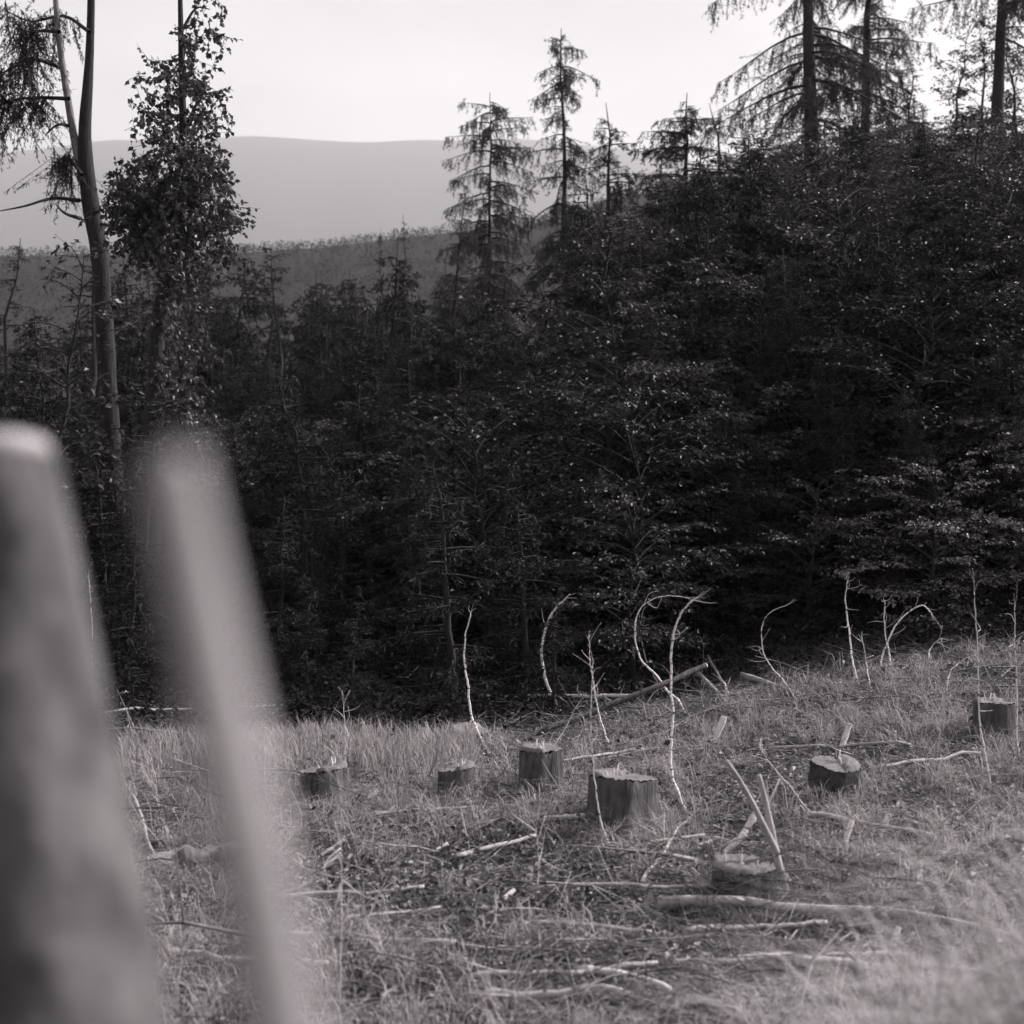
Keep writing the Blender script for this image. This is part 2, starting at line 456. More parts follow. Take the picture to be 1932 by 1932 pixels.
def broadleaf_parts(seed, H, rb, h0, Lmax, nl=34, leaf=0.085, flat=0.3, rise=0.35, lean=(0, 0), dens=1.0, top=0.55, shoots=0):
    """trunk, limbs and layered leaf sprays"""
    rng = rng_(seed)
    tp = trunk_pts(rng, H, lean, 0.09)
    tr = rb * (1 - np.linspace(0, 1, len(tp)) * 0.94); tr[0] *= 1.3
    trunk = MB().tube(tp, tr, 8, jag=0.04, rng=rng)
    limbs, crown = MB(), MB()
    S0, S1, PN = [], [], []
    for i in range(nl):
        f = (i + rng.random()) / nl
        zz = h0 + (H - h0) * f
        L = Lmax * (math.sin(math.pi * (0.18 + 0.74 * f)) ** 0.8) * rng.uniform(0.5, 1.15)
        a = i * 2.4 + rng.uniform(-0.5, 0.5)
        b = np.array([np.interp(zz, tp[:, 2], tp[:, 0]), np.interp(zz, tp[:, 2], tp[:, 1]), zz])
        o = np.array([math.cos(a), math.sin(a), 0]); sd = np.array([-o[1], o[0], 0])
        s = np.linspace(0, 1, 7)
        P = b + o * (L * s)[:, None] + sd * (rng.uniform(-0.25, 0.25) * L * s ** 2)[:, None]
        P[:, 2] += L * ((rise * rng.uniform(0.3, 1.4) + top * f) * s - (0.3 + 0.25 * rng.random()) * s ** 2.2)
        limbs.tube(P, np.linspace(0.006 + 0.006 * L, 0.003, 7), 5, cap=False)
        nt = max(6, int(L / 0.07 * dens))
        ss = rng.uniform(0.18, 1.0, nt)
        Q = np.stack([np.interp(ss, s, P[:, k]) for k in range(3)], 1)
        lat = sd * rng.choice([-1, 1], nt)[:, None]
        d = norm(lat * rng.uniform(0.5, 1.0, nt)[:, None] + o * rng.uniform(0.3, 1.0, nt)[:, None] + rng.standard_normal((nt, 3)) * np.array([0.1, 0.1, flat]))
        ln = (0.15 + 0.28 * L * (1 - 0.6 * ss)) * rng.uniform(0.5, 1.2, nt)
        ln = np.minimum(ln, 0.9)
        S0.append(Q); S1.append(Q + d * ln[:, None])
    S0 = np.concatenate(S0); S1 = np.concatenate(S1)
    limbs.sticks(S0, S1, 0.004, 0.002)
    ln = np.linalg.norm(S1 - S0, axis=1)
    nn = np.maximum(3, (ln / leaf * 2.2 * dens).astype(int))
    idx = np.repeat(np.arange(len(S0)), nn)
    k = len(idx)
    t = rng.uniform(0.1, 1.05, k)[:, None]
    C = S0[idx] * (1 - t) + S1[idx] * t + rng.standard_normal((k, 3)) * leaf * 0.25
    td = norm(S1 - S0)[idx]
    lt = norm(np.cross(td, np.array([0, 0, 1.0]))) * rng.choice([-1, 1], k)[:, None]
    d = td * 0.6 + lt * 0.8 + rng.standard_normal((k, 3)) * 0.25
    d[:, 2] -= 0.25
    N = np.array([0, 0, 1.0]) + rng.standard_normal((k, 3)) * 0.45
    sz = leaf * rng.uniform(0.6, 1.3, k)
    crown.leaves(C, d, N, sz, sz * 0.6)
    return trunk, limbs, crown

def massed(o):
    o['kind'] = 'stuff'; return o

def plant(name, parts, mats, loc, rz, label, cat, group=None):
    e = empty(name, loc, rz)
    parts[0].build('trunk', mats[0], e)
    massed(parts[1].build('branches', mats[0], e))
    massed(parts[2].build('crown', mats[1], e, shade_smooth=False))
    tag(e, label, cat, group)
    return e

def place(src, loc, rz, sc, label, group=None, cat=None, tilt=(0, 0)):
    c = copy_tree(src)
    c.location = loc; c.rotation_euler = (tilt[0], tilt[1], rz); c.scale = (sc, sc, sc)
    tag(c, label, cat, group)
    return c

def gp(px, d, sink=0.15):
    """ground point in the direction of column px at depth d"""
    x = (px - CX) / FPX * d
    return (x, d, hz(x, d) - sink)

def tree_h(px, py, d):
    """height for a tree at depth d whose top shows at py"""
    return CAM_Z - (py - HY) / FPX * d - gp(px, d)[2]

CM = (M['bark'], M['needle']); LM = (M['bark'], M['larch']); BM = (M['bark'], M['leaf'])

# --- larches and spruces of the middle, against the sky
def conifer(name, px, py, d, label, seed, Lmax, h0f=0.3, rb=0.16, mats=LM, rz=0.0, **kw):
    H = tree_h(px, py, d)
    p = conifer_parts(seed, H, rb, H * h0f, Lmax, **kw)
    return plant(name, p, mats, gp(px, d), rz, label, 'tree', 'conifers standing against the sky')

conifer('larch_tree', 1075, 62, 42, 'tallest larch in the middle, bare leaning trunk and ragged hanging twigs', 11, 1.5, 0.42, 0.17, lean=(-0.045, 0), hang=2.4, dens=1.5, taper=0.2, droop=1.0, ragged=0.55, step=0.27)
conifer('larch_tree', 925, 170, 46, 'bushy larch just beside the tallest larch, hanging twigs in a column', 12, 1.6, 0.4, 0.15, hang=2.6, taper=0.12, dens=1.5, droop=1.0, ragged=0.4, step=0.25)
conifer('larch_tree', 862, 335, 44, 'short larch with a leaning trunk and a narrow pointed tip', 13, 1.3, 0.3, 0.13, step=0.28, dens=1.5, lean=(-0.035, 0), hang=1.2, taper=0.6, ragged=0.5)
conifer('spruce_tree', 800, 405, 43, 'thin dead spruce pole with a bristly tip, leaning', 14, 0.35, 0.72, 0.10, mats=CM, lean=(-0.05, 0), taper=0.5)
conifer('spruce_tree', 716, 425, 50, 'slender small spruce in front of the hazy hillside', 15, 0.8, 0.25, 0.09, mats=CM, hang=0.6)
conifer('dead_tree', 515, 462, 34, 'broken snag with a blunt tufted top in front of the hill', 16, 0.45, 0.8, 0.11, mats=CM, taper=0.1, droop=0.2)
conifer('spruce_tree', 1176, 192, 40, 'pointed spruce with drooping tiers at the end of the wooded spur', 17, 1.9, 0.12, 0.14, mats=CM, hang=1.2, taper=0.5, dens=1.5, step=0.3, ragged=0.2)
conifer('spruce_tree', 1222, 232, 46, 'thin pointed spruce between two fuller spruces on the spur', 18, 1.0, 0.2, 0.10, mats=CM, hang=0.9, taper=0.5, dens=1.4, step=0.3)
conifer('spruce_tree', 1278, 178, 38, 'broad spruce with a forked tip rising over the spur', 19, 2.1, 0.12, 0.15, mats=CM, hang=0.9, taper=0.42, dens=1.6, step=0.28, ragged=0.2)
conifer('larch_tree', 1362, 196, 48, 'open crowned larch with a rounded top behind the spur', 20, 1.7, 0.3, 0.13, hang=1.4, taper=0.45, dens=1.2, ragged=0.5)
conifer('larch_tree', 1532, -420, 40, 'big larch on the crest with low sweeping boughs and dark trunk', 21, 2.9, 0.2, 0.24, hang=2.0, taper=0.3, droop=0.75, dens=1.5, ragged=0.5)
conifer('larch_tree', 1632, -350, 44, 'slimmer larch next to the big larch on the crest', 22, 2.2, 0.22, 0.16, hang=2.0, taper=0.4, dens=1.5, ragged=0.6)
conifer('larch_tree', 1880, -420, 39, 'larch at the end of the crest with boughs hanging above bushes', 23, 2.4, 0.36, 0.2, hang=2.2, taper=0.35, dens=1.5, ragged=0.5)

# --- left hand trees
def path_tree(name, pts_px, d, radii, label, parts_fn=None):
    """trunk following places in the frame, foot on the ground"""
    e = empty(name, (0, 0, 0))
    pts = [W(px, py, d) for px, py in pts_px]
    g = gp(pts_px[-1][0], d); pts.append(np.array([g[0] + 0.02, g[1], g[2] - 0.1]))
    base = pts[-1].copy()
    e.location = tuple(base)
    P = catmull([p - base for p in pts[::-1]], 5)
    R = np.interp(np.linspace(0, 1, len(P)), np.linspace(0, 1, len(radii)), radii[::-1])
    MB().tube(P, R, 12, jag=0.03, rng=rng_(3)).build('trunk', M['bark_grey' if 'pale' in label else 'bark'], e)
    tag(e, label, 'tree')
    return e, P, R

def twig_crown(seed, base_pts, n, L, leaf, hang=0.6, big=False, nleaf=9, needle=False):
    rng = rng_(seed)
    bp = np.asarray(base_pts, float)
    i = rng.integers(0, len(bp), n)
    S0 = bp[i] + rng.standard_normal((n, 3)) * 0.06
    d = rng.standard_normal((n, 3)); d[:, 2] -= hang; d = norm(d)
    S1 = S0 + d * (L * rng.uniform(0.4, 1.2, n))[:, None]
    limbs = MB().sticks(S0, S1, 0.004, 0.002)
    idx = np.repeat(np.arange(n), nleaf); k = len(idx)
    t = rng.random((k, 1))
    C = S0[idx] * (1 - t) + S1[idx] * t
    dd = norm(S1 - S0)[idx] * 0.5 + rng.standard_normal((k, 3)) * 0.6; dd[:, 2] -= 0.5
    sz = leaf * rng.uniform(0.6, 1.3, k)
    crown = MB()
    crown.leaves(C, dd, rng.standard_normal((k, 3)) + np.array([0, 0, 0.6]), sz, sz * (0.22 if needle else 0.75))
    return limbs, crown

# dark leaning double stem
e, P, R = path_tree('larch_tree', [(178, -380), (172, 0), (168, 120), (160, 260), (170, 380), (186, 470), (196, 600), (207, 800), (218, 1000)], 19,
                    [0.03, 0.05, 0.06, 0.09, 0.115, 0.115, 0.12, 0.13, 0.14, 0.18], 'dark crooked larch with two stems joining low down beside the leafy maple')
base = np.array(e.location)
st = catmull([W(*q, 19.05) - base for q in [(172, 395), (150, 310), (130, 200), (108, 40), (95, -200)]], 5)
MB().tube(st, np.linspace(0.07, 0.03, len(st)), 8).build('stem', M['bark_grey'], e)
bl = MB()
limb_ends = []
for q in ([(150, 378), (100, 374), (50, 388), (0, 398)], [(152, 412), (122, 402), (105, 385)], [(130, 186), (70, 184), (20, 190), (-30, 210)],
          [(168, 60), (120, 30), (60, 40), (10, 20)], [(140, 240), (110, 235), (85, 255)], [(120, 130), (60, 110), (20, 130), (-20, 150)],
          [(112, 60), (70, 60), (40, 90)], [(155, 330), (130, 300), (112, 300)]):
    c = catmull([W(a, b, 19 + 0.3 * math.sin(i * 2.0 + a)) - base for i, (a, b) in enumerate(q)], 4)
    bl.tube(c, np.linspace(0.03, 0.008, len(c)), 5, cap=False); limb_ends.append(c)
massed(bl.build('branches', M['bark'], e))
hangpts = np.concatenate([limb_ends[k][3:] for k in (3, 5, 6, 7, 2)])
lm, cr = twig_crown(41, hangpts, 420, 0.75, 0.06, hang=2.2, nleaf=34, needle=True)
massed(lm.build('twigs', M['bark'], e)); massed(cr.build('crown', M['larch'], e, shade_smooth=False))

# leafy maple
e, P, R = path_tree('maple_tree', [(338, -300), (340, 0), (345, 300), (330, 450), (300, 600), (288, 800), (285, 1000)], 17,
                    [0.02, 0.03, 0.05, 0.07, 0.09, 0.11, 0.12, 0.15], 'leafy maple with a dense dark clump of leaves beside the crooked larch')
base = np.array(e.location)
rng = rng_(50)
pts, bl = [], MB()
def blob(cx, cy, rx, ry, n, depth=1.0):
    out = []
    for _ in range(n):
        a = rng.uniform(0, 2 * math.pi); q = math.sqrt(rng.random())
        out.append(W(cx + rx * q * math.cos(a), cy + ry * q * math.sin(a), 17 + rng.uniform(-depth, depth)) - base)
    return out
def limb_to(p, z0):
    i = np.argmin(abs(P[:, 2] - z0)); s = P[i]
    m = (s + p) / 2 + np.array([0, 0, 0.15])
    bl.tube(catmull([s, m, p], 4), np.linspace(0.022, 0.006, 9), 5, cap=False)
for (cx, cy, rx, ry, n) in ((330, 330, 95, 62, 60), (270, 400, 55, 40, 30), (390, 420, 42, 50, 30), (300, 460, 60, 30, 30), (345, 560, 55, 80, 26), (335, 200, 75, 90, 26), (350, 60, 60, 110, 12), (345, 700, 45, 90, 16), (350, 815, 45, 35, 9)):
    b = blob(cx, cy, rx, ry, n)
    pts += b
    for p in b[:max(3, n // 7)]: limb_to(p, p[2] - 0.25)
massed(bl.build('branches', M['bark'], e))
lm, cr = twig_crown(51, pts, 1400, 0.42, 0.07, hang=0.5, nleaf=10)
massed(lm.build('twigs', M['bark'], e)); massed(cr.build('crown', M['bigleaf'], e, shade_smooth=False))

# sunlit shrub at the left edge, behind it a small spruce top
p = broadleaf_parts(60, tree_h(95, 470, 17.5), 0.06, 1.0, 1.15, nl=30, leaf=0.10, dens=0.75, flat=0.5)
plant('leafy_shrub', p, (M['bark'], M['bigleaf']), gp(95, 17.5), 0.3, 'tall shrub with sunlit leaves at the picture edge, left of the crooked larch', 'shrub')
conifer('spruce_tree', 165, 405, 26, 'dark spruce top with a bell shaped crown behind the crooked larch', 61, 1.9, 0.1, 0.13, mats=CM, taper=0.7, hang=0.5)
conifer('spruce_tree', 40, 455, 30, 'low spruce at the left edge under the far ridge', 62, 1.6, 0.1, 0.12, mats=CM, taper=0.7, hang=0.5)

# --- bushes and small trees on the crest
p = broadleaf_parts(70, 4.6, 0.07, 0.5, 1.2, nl=34, leaf=0.10, dens=0.9, rise=0.8)
src_crest = plant('crest_bush', p, BM, gp(1795, 42), 0, 'rounded dark bush on the crest under the end larch', 'bush', 'bushes on the crest')
p = conifer_parts(71, 3.6, 0.06, 0.3, 0.9, hang=0.3, step=0.25, dens=1.2)
src_yew = plant('young_spruce', p, CM, gp(1712, 41), 0, 'taller of two young spruces on the crest between larches', 'tree', 'young spruces on the crest')
place(src_yew, gp(1672, 42), 1.0, 0.95, 'young spruce on the crest close beside the slim larch')
place(src_yew, gp(1910, 44), 2.0, 1.15, 'young spruce at the right edge of the crest')
place(src_crest, gp(1850, 43), 1.4, 1.1, 'dark bush at the foot of the end larch')
place(src_crest, gp(1590, 42), 2.6, 0.75, 'low dark bush between the two big larches on the crest')
place(src_crest, gp(1925, 41), 3.6, 1.05, 'dark bush at the right edge of the crest')

# --- wooded slope: layered beeches
srcs = []
for i, (H, L, nl) in enumerate(((5.4, 2.5, 62), (4.4, 2.3, 54), (6.4, 2.6, 72), (3.2, 2.0, 42))):
    p = broadleaf_parts(80 + i, H, 0.04 + 0.006 * H, 0.3, L, nl=nl, leaf=0.078, flat=0.16, dens=0.9)
    srcs.append(p)
protos = [None] * 4
rng = rng_(90)
SLOPE_SPRUCES = ((1085, 30, 400), (1135, 27, 350), (1210, 24, 440), (1300, 25, 262), (1335, 21, 430), (1425, 26, 250), (1475, 20, 470), (1560, 24, 300), (1615, 28, 200),
                                 (1655, 20, 430), (1735, 26, 215), (1790, 21, 440), (1850, 24, 290), (1925, 22, 350), (1950, 27, 195), (1245, 19, 600), (1590, 18, 620), (1865, 18, 650), (1700, 17, 720), (1400, 17.5, 740))
spots = []
def try_spot(px, d, mind):
    x = (px - CX) / FPX * d
    for (a, b) in spots:
        if (a - x) ** 2 + (b - d) ** 2 < mind * mind: return False
    spots.append((x, d)); return True
_SX = [700, 900, 1080, 1150, 1250, 1450, 1500, 2060]; _SYL = [760, 640, 480, 410, 310, 245, 228, 215]
BH = (5.4, 4.4, 6.4, 3.2)
def beech(k, px, d, sc, label, group):
    sc = min(sc, tree_h(px, np.interp(px, _SX, _SYL) + rng.uniform(-12, 60), d) / (BH[k] * 1.08))
    if sc < 0.22: return
    loc = gp(px, d); rz = rng.uniform(0, 6.28)
    if protos[k] is None:
        protos[k] = plant('beech_tree', srcs[k], BM, loc, rz, label, 'tree', group)
        protos[k].scale = (sc,) * 3
    else:
        place(protos[k], loc, rz, sc, label, group, 'tree', (rng.uniform(-0.08, 0.08), rng.uniform(-0.08, 0.08)))
LB = {0: ('low leafy beech along the foot of the slope behind the clearing', 'beeches along the foot of the slope'),
      1: ('leafy beech in the middle of the wooded slope', 'beeches in the middle of the slope'),
      2: ('leafy beech high on the wooded slope below the crest', 'beeches high on the slope')}
for _ in range(2600):
    px = rng.uniform(880, 2060); d = rng.uniform(15.4, 45)
    if px < 1150 and d > 34: continue
    if any(abs(px - a) < 34 and b - 5 < d < b + 1.2 for a, b, _ in SLOPE_SPRUCES): continue     # keep the spruces in view
    if not try_spot(px, d, 1.45): continue
    band = 0 if d < 24 else 1 if d < 34 else 2
    beech(int(rng.choice([3, 3, 1])) if (d < 19 or d > 36) else int(rng.integers(0, 4)), px, d, rng.uniform(0.75, 1.1) * (0.75 if d > 36 else 0.7 if d < 17 else 1), *LB[band])
nslope = len(spots)
# leafy trees filling the hollow left of the slope
for _ in range(500):
    px = rng.uniform(360, 960); d = rng.uniform(24, 48)
    if not try_spot(px, d, 2.2): continue
    beech(int(rng.integers(0, 3)), px, d, rng.uniform(0.9, 1.3), 'leafy beech in the dark hollow left of the slope', 'beeches in the dark hollow')
# the wood goes on beyond the frame on the sunny side and shades the hollow
for _ in range(200):
    px = rng.uniform(2080, 3000); d = rng.uniform(19, 25)
    if not try_spot(px, d, 2.6): continue
    beech(int(rng.choice([0, 2])), px, d, 1.5, 'leafy beech of the slope beyond the picture', 'beeches of the slope beyond the picture')

# --- dark spruce wood left of the middle
src_dark = []
for i, (H, L) in enumerate(((9.0, 2.5), (7.5, 2.6))):
    src_dark.append(conifer_parts(100 + i, H, 0.13, 0.9, L, droop=0.4, hang=0.7, step=0.24, dens=1.3, needle=0.13, taper=0.65))
dp = [None, None]
for _ in range(700):
    px = rng.uniform(-60, 1010); d = rng.uniform(15.5, 40)
    lim = 850 if px < 450 else 900 - 0.2 * (px - 450)     # keep tops under the skyline of the wood
    if not try_spot(px, d, 1.7): continue
    k = int(rng.integers(0, 2)); Hs = (9.0, 7.5)[k]
    topy = rng.uniform(560, 820) + (150 if d < 19 else 0)
    sc = min(1.15, tree_h(px, topy, d) / Hs)
    if sc < 0.3: continue
    lab, grp = (('dark spruce in the shaded wood at the near edge of the clearing', 'spruces at the edge of the shaded wood') if d < 26 else
                ('dark spruce deep in the shaded wood', 'spruces deep in the shaded wood'))
    if dp[k] is None:
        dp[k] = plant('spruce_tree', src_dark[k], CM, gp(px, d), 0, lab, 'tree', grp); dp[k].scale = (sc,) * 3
    else: place(dp[k], gp(px, d), rng.uniform(0, 6.28), sc, lab, grp, 'tree')

for i, (px, d, ty) in enumerate(SLOPE_SPRUCES):
    k = i % 2
    place(dp[k], gp(px, d), i * 1.7, min(1.25, tree_h(px, ty, d) / (9.0, 7.5)[k]), 'dark spruce standing among the beeches of the slope', 'spruces among the beeches of the slope', 'tree')
# low skirts of young spruce closing the edge of the wood
sk = conifer_parts(110, 4.2, 0.07, 0.12, 1.35, droop=0.3, hang=0.5, step=0.24, dens=1.2, needle=0.11, taper=0.8)
skp = None
for i in range(260):
    px = rng.uniform(150, 1060); d = rng.uniform(12.9, 18.5)
    if not try_spot(px, d, 0.95): continue
    sc = rng.uniform(0.45, 1.0) * (0.75 if d < 15 else 1)
    lab = 'young dark spruce in the thicket closing the edge of the wood'
    if skp is None: skp = plant('young_spruce', sk, CM, gp(px, d), 0, lab, 'tree', 'young spruces at the wood edge'); skp.scale = (sc,) * 3
    else: place(skp, gp(px, d), rng.uniform(0, 6.28), sc, lab, 'young spruces at the wood edge', 'tree')
# slender dark poles rising out of the hollow and the slope
pk = [conifer_parts(115 + i, 10.0, 0.075, 4.5, 0.7, hang=1.0, step=0.4, dens=1.0, ragged=0.7, taper=0.3, lean=((-0.03, 0.02)[i], 0)) for i in range(2)]
pkp = [None, None]
for i, (px, d, ty) in enumerate(((430, 44, 560), (470, 38, 480), (560, 42, 600), (620, 45, 520), (660, 36, 620), (690, 40, 560), (770, 38, 640), (830, 44, 560), (900, 36, 540), (960, 40, 480), (1000, 34, 560),
                                 (1110, 33, 420), (1240, 27, 330), (1400, 26, 330), (1560, 27, 300), (1690, 25, 420), (1740, 29, 300), (1830, 26, 380), (1480, 21, 520), (1100, 24, 640), (60, 36, 560), (250, 38, 600), (400, 30, 660))):
    H = tree_h(px, ty, d); k = i % 2
    where = 'standing in the dark hollow' if px > 400 and px < 1050 else 'standing among the beeches of the slope' if px > 1050 else 'standing behind the left hand trunks'
    lab = 'slender dark conifer trunk ' + where
    grp = 'slender conifers ' + where
    if pkp[k] is None: pkp[k] = plant('slender_conifer', pk[k], CM, gp(px, d), 0, lab, 'tree', grp); pkp[k].scale = (H / 10,) * 3
    else: place(pkp[k], gp(px, d), rng.uniform(0, 6.28), H / 10, lab, grp, 'tree')

# tall spruces closing the back of the hollow
for i in range(34):
    px = 215 + 22.5 * i + rng.uniform(-14, 14); d = rng.uniform(40, 62)
    ty = rng.uniform(500, 690) if i % 4 else rng.uniform(455, 520)
    k = i % 2
    place(dp[k], gp(px, d), rng.uniform(0, 6.28), tree_h(px, ty, d) / (9.0, 7.5)[k], 'tall spruce at the back of the hollow, in front of the near hill', 'spruces at the back of the hollow', 'tree')

# --- woods and scrub covering the near hill (one mass)
rng = rng_(120)
n = 9000
yy = 88 + 222 * rng.random(n) ** 0.8
xx = yy * rng.uniform(-0.42, 0.2, n)
zz = height(xx, yy)
hh = rng.uniform(0.9, 2.2, n) * np.where((rng.random(n) < 0.2) & (yy < 220), 2.2, 1.0)
k = 20
idx = np.repeat(np.arange(n), k)
f = rng.random(n * k)
ang = rng.uniform(0, 6.283, n * k)
rad = hh[idx] * 0.42 * (1 - f) ** 0.7 * np.sqrt(rng.random(n * k))
C = np.stack([xx[idx] + rad * np.cos(ang), yy[idx] + rad * np.sin(ang), zz[idx] + hh[idx] * f], 1)
D = np.stack([np.cos(ang), np.sin(ang), rng.uniform(-0.7, 0.5, n * k)], 1)
mb = MB(); mb.leaves(C, D, rng.standard_normal((n * k, 3)) + [0, 0, 1], hh[idx] * 0.2, hh[idx] * 0.13)
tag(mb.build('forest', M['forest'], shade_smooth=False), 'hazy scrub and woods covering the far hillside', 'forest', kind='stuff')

# --- undergrowth on slope and wood floor
n = 11500
px = rng.uniform(-150, 2080, n); d = rng.uniform(12.6, 46, n)
keep = (d > 15.0) | ((px < 1000) & (d > 12.6))
px, d = px[keep], d[keep]; n = len(px)
xx = (px - CX) / FPX * d; zz = height(xx, d)
k = 13; idx = np.repeat(np.arange(n), k)
sp = rng.uniform(0.15, 0.5, n)
C = np.stack([xx[idx], d[idx], zz[idx]], 1) + rng.standard_normal((n * k, 3)) * sp[idx][:, None] * [1, 1, 0.6]
C[:, 2] = np.maximum(C[:, 2] + 0.15, zz[idx])
mb = MB(); sz = rng.uniform(0.035, 0.085, n * k)
mb.leaves(C, rng.standard_normal((n * k, 3)) * [1, 1, 0.5], rng.standard_normal((n * k, 3)) * 0.6 + [0, 0, 1], sz, sz * 0.55)
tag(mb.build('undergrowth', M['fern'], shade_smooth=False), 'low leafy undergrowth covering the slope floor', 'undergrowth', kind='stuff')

# ------------------------------------------------------------------ clearing: stumps
STUMPS = []
def stump(cx, top, base, w, label, seed, notch=True, mt='stumpbark'):
    rng = rng_(seed)
    g = G(cx, base)
    d = g[1]
    r = w / 2 / FPX * d; h = max(0.12, CAM_Z - (top - HY) / FPX * d - g[2])
    e = empty('tree_stump', tuple(g)); STUMPS.append((g[0], g[1], r))
    ns = 64; a = np.linspace(0, 2 * math.pi, ns, endpoint=False)
    lob = 1 + 0.05 * np.sin(a * 3 + rng.uniform(0, 6)) + 0.04 * np.sin(a * 5 + rng.uniform(0, 6)) + 0.03 * np.sign(np.sin(a * 13 + 2 * np.sin(a * 3))) * rng.uniform(0.3, 1, ns)
    root = np.maximum(0, np.sin(a * 2.5 + rng.uniform(0, 6))) ** 3
    lv = np.array([-0.12, 0.0, 0.08, 0.2, 0.45, 0.75, 0.97, 1.0]); fl = np.array([2.1, 1.75, 1.42, 1.2, 1.06, 1.0, 0.99, 0.97])
    tiltx, tilty = rng.uniform(-0.12, 0.12, 2)
    V = []
    for z, f in zip(lv, fl):
        rr = r * lob * (1 + (f - 1) * (0.5 + 1.5 * root)) * (1 + 0.012 * rng.standard_normal(ns))
        X, Y = rr * np.cos(a), rr * np.sin(a)
        zj = 0.02 * h * rng.standard_normal(ns) if z == 1.0 else 0.0
        V.append(np.stack([X, Y, z * h + zj + (tiltx * X + tilty * Y) * np.clip(z, 0, 1)], 1))
    top_ring = V[-1].copy()
    i = np.arange(len(lv) - 1)[:, None] * ns; j = np.arange(ns)[None, :]; k = (j + 1) % ns
    Q = np.stack([i + j, i + k, i + ns + k, i + ns + j], -1).reshape(-1, 4)
    mb = MB(); mb.add(np.concatenate(V), Q); mb.build('bark', M[mt], e)
    # sawn face with a step where the tree was notched
    rings = [1.0, 0.97, 0.75, 0.5, 0.25]
    VV = []
    ca = rng.uniform(0, 6.28)
    for qi, q in enumerate(rings):
        v = top_ring * [q, q, 1]
        v[:, 2] = h + (tiltx * v[:, 0] + tilty * v[:, 1]) + 0.004
        if notch and qi:
            side = v[:, 0] * math.cos(ca) + v[:, 1] * math.sin(ca)
            v[:, 2] += np.where(side > 0.25 * r, 0.028, 0)
        v[:, 2] += 0.004 * rng.standard_normal(ns)
        VV.append(v)
    V = np.concatenate(VV + [np.array([[0, 0, h + 0.004]])])
    i = np.arange(len(rings) - 1)[:, None] * ns
    Q = np.stack([i + j, i + k, i + ns + k, i + ns + j], -1).reshape(-1, 4)
    b = (len(rings) - 1) * ns; c = len(rings) * ns
    T = [(b + m, b + (m + 1) % ns, c) for m in range(ns)]
    mb = MB(); mb.add(V, Q, T); face = mb.build('cut_face', M['rings'], e)
    # torn fibres standing on the hinge
    if notch:
        for m in range(4):
            s = rng.uniform(-0.7, 0.7) * r
            b0 = np.array([0.25 * r * math.cos(ca) - s * math.sin(ca), 0.25 * r * math.sin(ca) + s * math.cos(ca), h - 0.02])
            b1 = b0 + np.array([rng.uniform(-0.03, 0.03), rng.uniform(-0.03, 0.03), rng.uniform(0.05, 0.11)])
            MB().tube([b0, (b0 + b1) / 2, b1], [0.010, 0.007, 0.002], 5).build('splinter', M['wood'], face)
    tag(e, label, 'stump', 'stumps in the clearing')
    return e
stump(1176, 1466, 1566, 128, 'largest sawn stump, broad flat top, in the middle of the clearing', 201)
stump(1018, 1412, 1512, 80, 'tall narrow stump behind and left of the largest stump', 202)
stump(862, 1450, 1518, 70, 'low stump beside the foot of the slender banded sapling', 203)
stump(888, 1378, 1411, 74, 'small stump at the dark edge of the wood, behind the others', 204)
stump(612, 1452, 1522, 90, 'stump with pale oval top standing alone on the left of the clearing', 205)
stump(1878, 1326, 1392, 78, 'stump at the right edge of the clearing under a thin cane', 206)
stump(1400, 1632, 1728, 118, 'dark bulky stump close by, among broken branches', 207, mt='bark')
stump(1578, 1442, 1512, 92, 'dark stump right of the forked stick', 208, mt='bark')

# ------------------------------------------------------------------ bent birch saplings and canes
def sapling(name, pts_px, foot, w0, w1, label, mt='birch', twigs=3, seed=0, bow=0.25):
    """stem through places in the frame; its foot stands on the ground; the bow also swings in depth"""
    rng = rng_(seed + 300)
    g = G(*foot); d = g[1]
    e = empty(name, tuple(g))
    n = len(pts_px)
    pts = []
    for i, (a, b) in enumerate(pts_px):
        t = i / max(1, n - 1)
        pts.append(W(a, b, d + bow * math.sin(t * 2.6)) - g)
    pts[0] = np.array([pts[0][0], pts[0][1], min(pts[0][2], -0.03)])
    P = catmull(pts, 7)
    P += np.cumsum(rng.standard_normal(P.shape) * 0.0016, 0) + rng.standard_normal(P.shape) * 0.0018
    R = np.linspace(w0, w1 * 0.65, len(P)) * 0.8 / 2 / FPX * d
    stem = MB().tube(P, R, 8, jag=0.03, rng=rng).build('stem', M[mt], e)
    for k in range(twigs + 2):
        i = int(len(P) * rng.uniform(0.35, 0.97))
        i = min(i, len(P) - 2)
        dr = norm(P[i + 1] - P[i]) * 0.6 + rng.standard_normal(3) * 0.55
        q = P[i] + norm(dr) * rng.uniform(0.08, 0.22)
        MB().tube(catmull([P[i], (P[i] + q) / 2 + rng.standard_normal(3) * 0.02, q], 3), np.linspace(0.0028, 0.001, 7), 5).build('twig', M['cane'], e)
    tipd = norm(P[-1] - P[-3])
    for k in range(3):                                      # the stem runs out into fine shoots
        dr = norm(tipd + rng.standard_normal(3) * 0.35 - np.array([0, 0, 0.15])); q = P[-1] + dr * rng.uniform(0.06, 0.2)
        m2 = (P[-1] + q) / 2 + rng.standard_normal(3) * 0.012
        MB().tube(catmull([P[-1], m2, q], 4), np.linspace(R[-1] * 0.5, 0.001, 9), 5).build('twig', M['cane'], e)
    tag(e, label, 'sapling' if mt == 'birch' else 'cane', 'bent saplings and canes in the clearing')
    return e
def c7(*p): return [(811 + 0.3 * a, 1082 + 0.3 * b) for a, b in p]
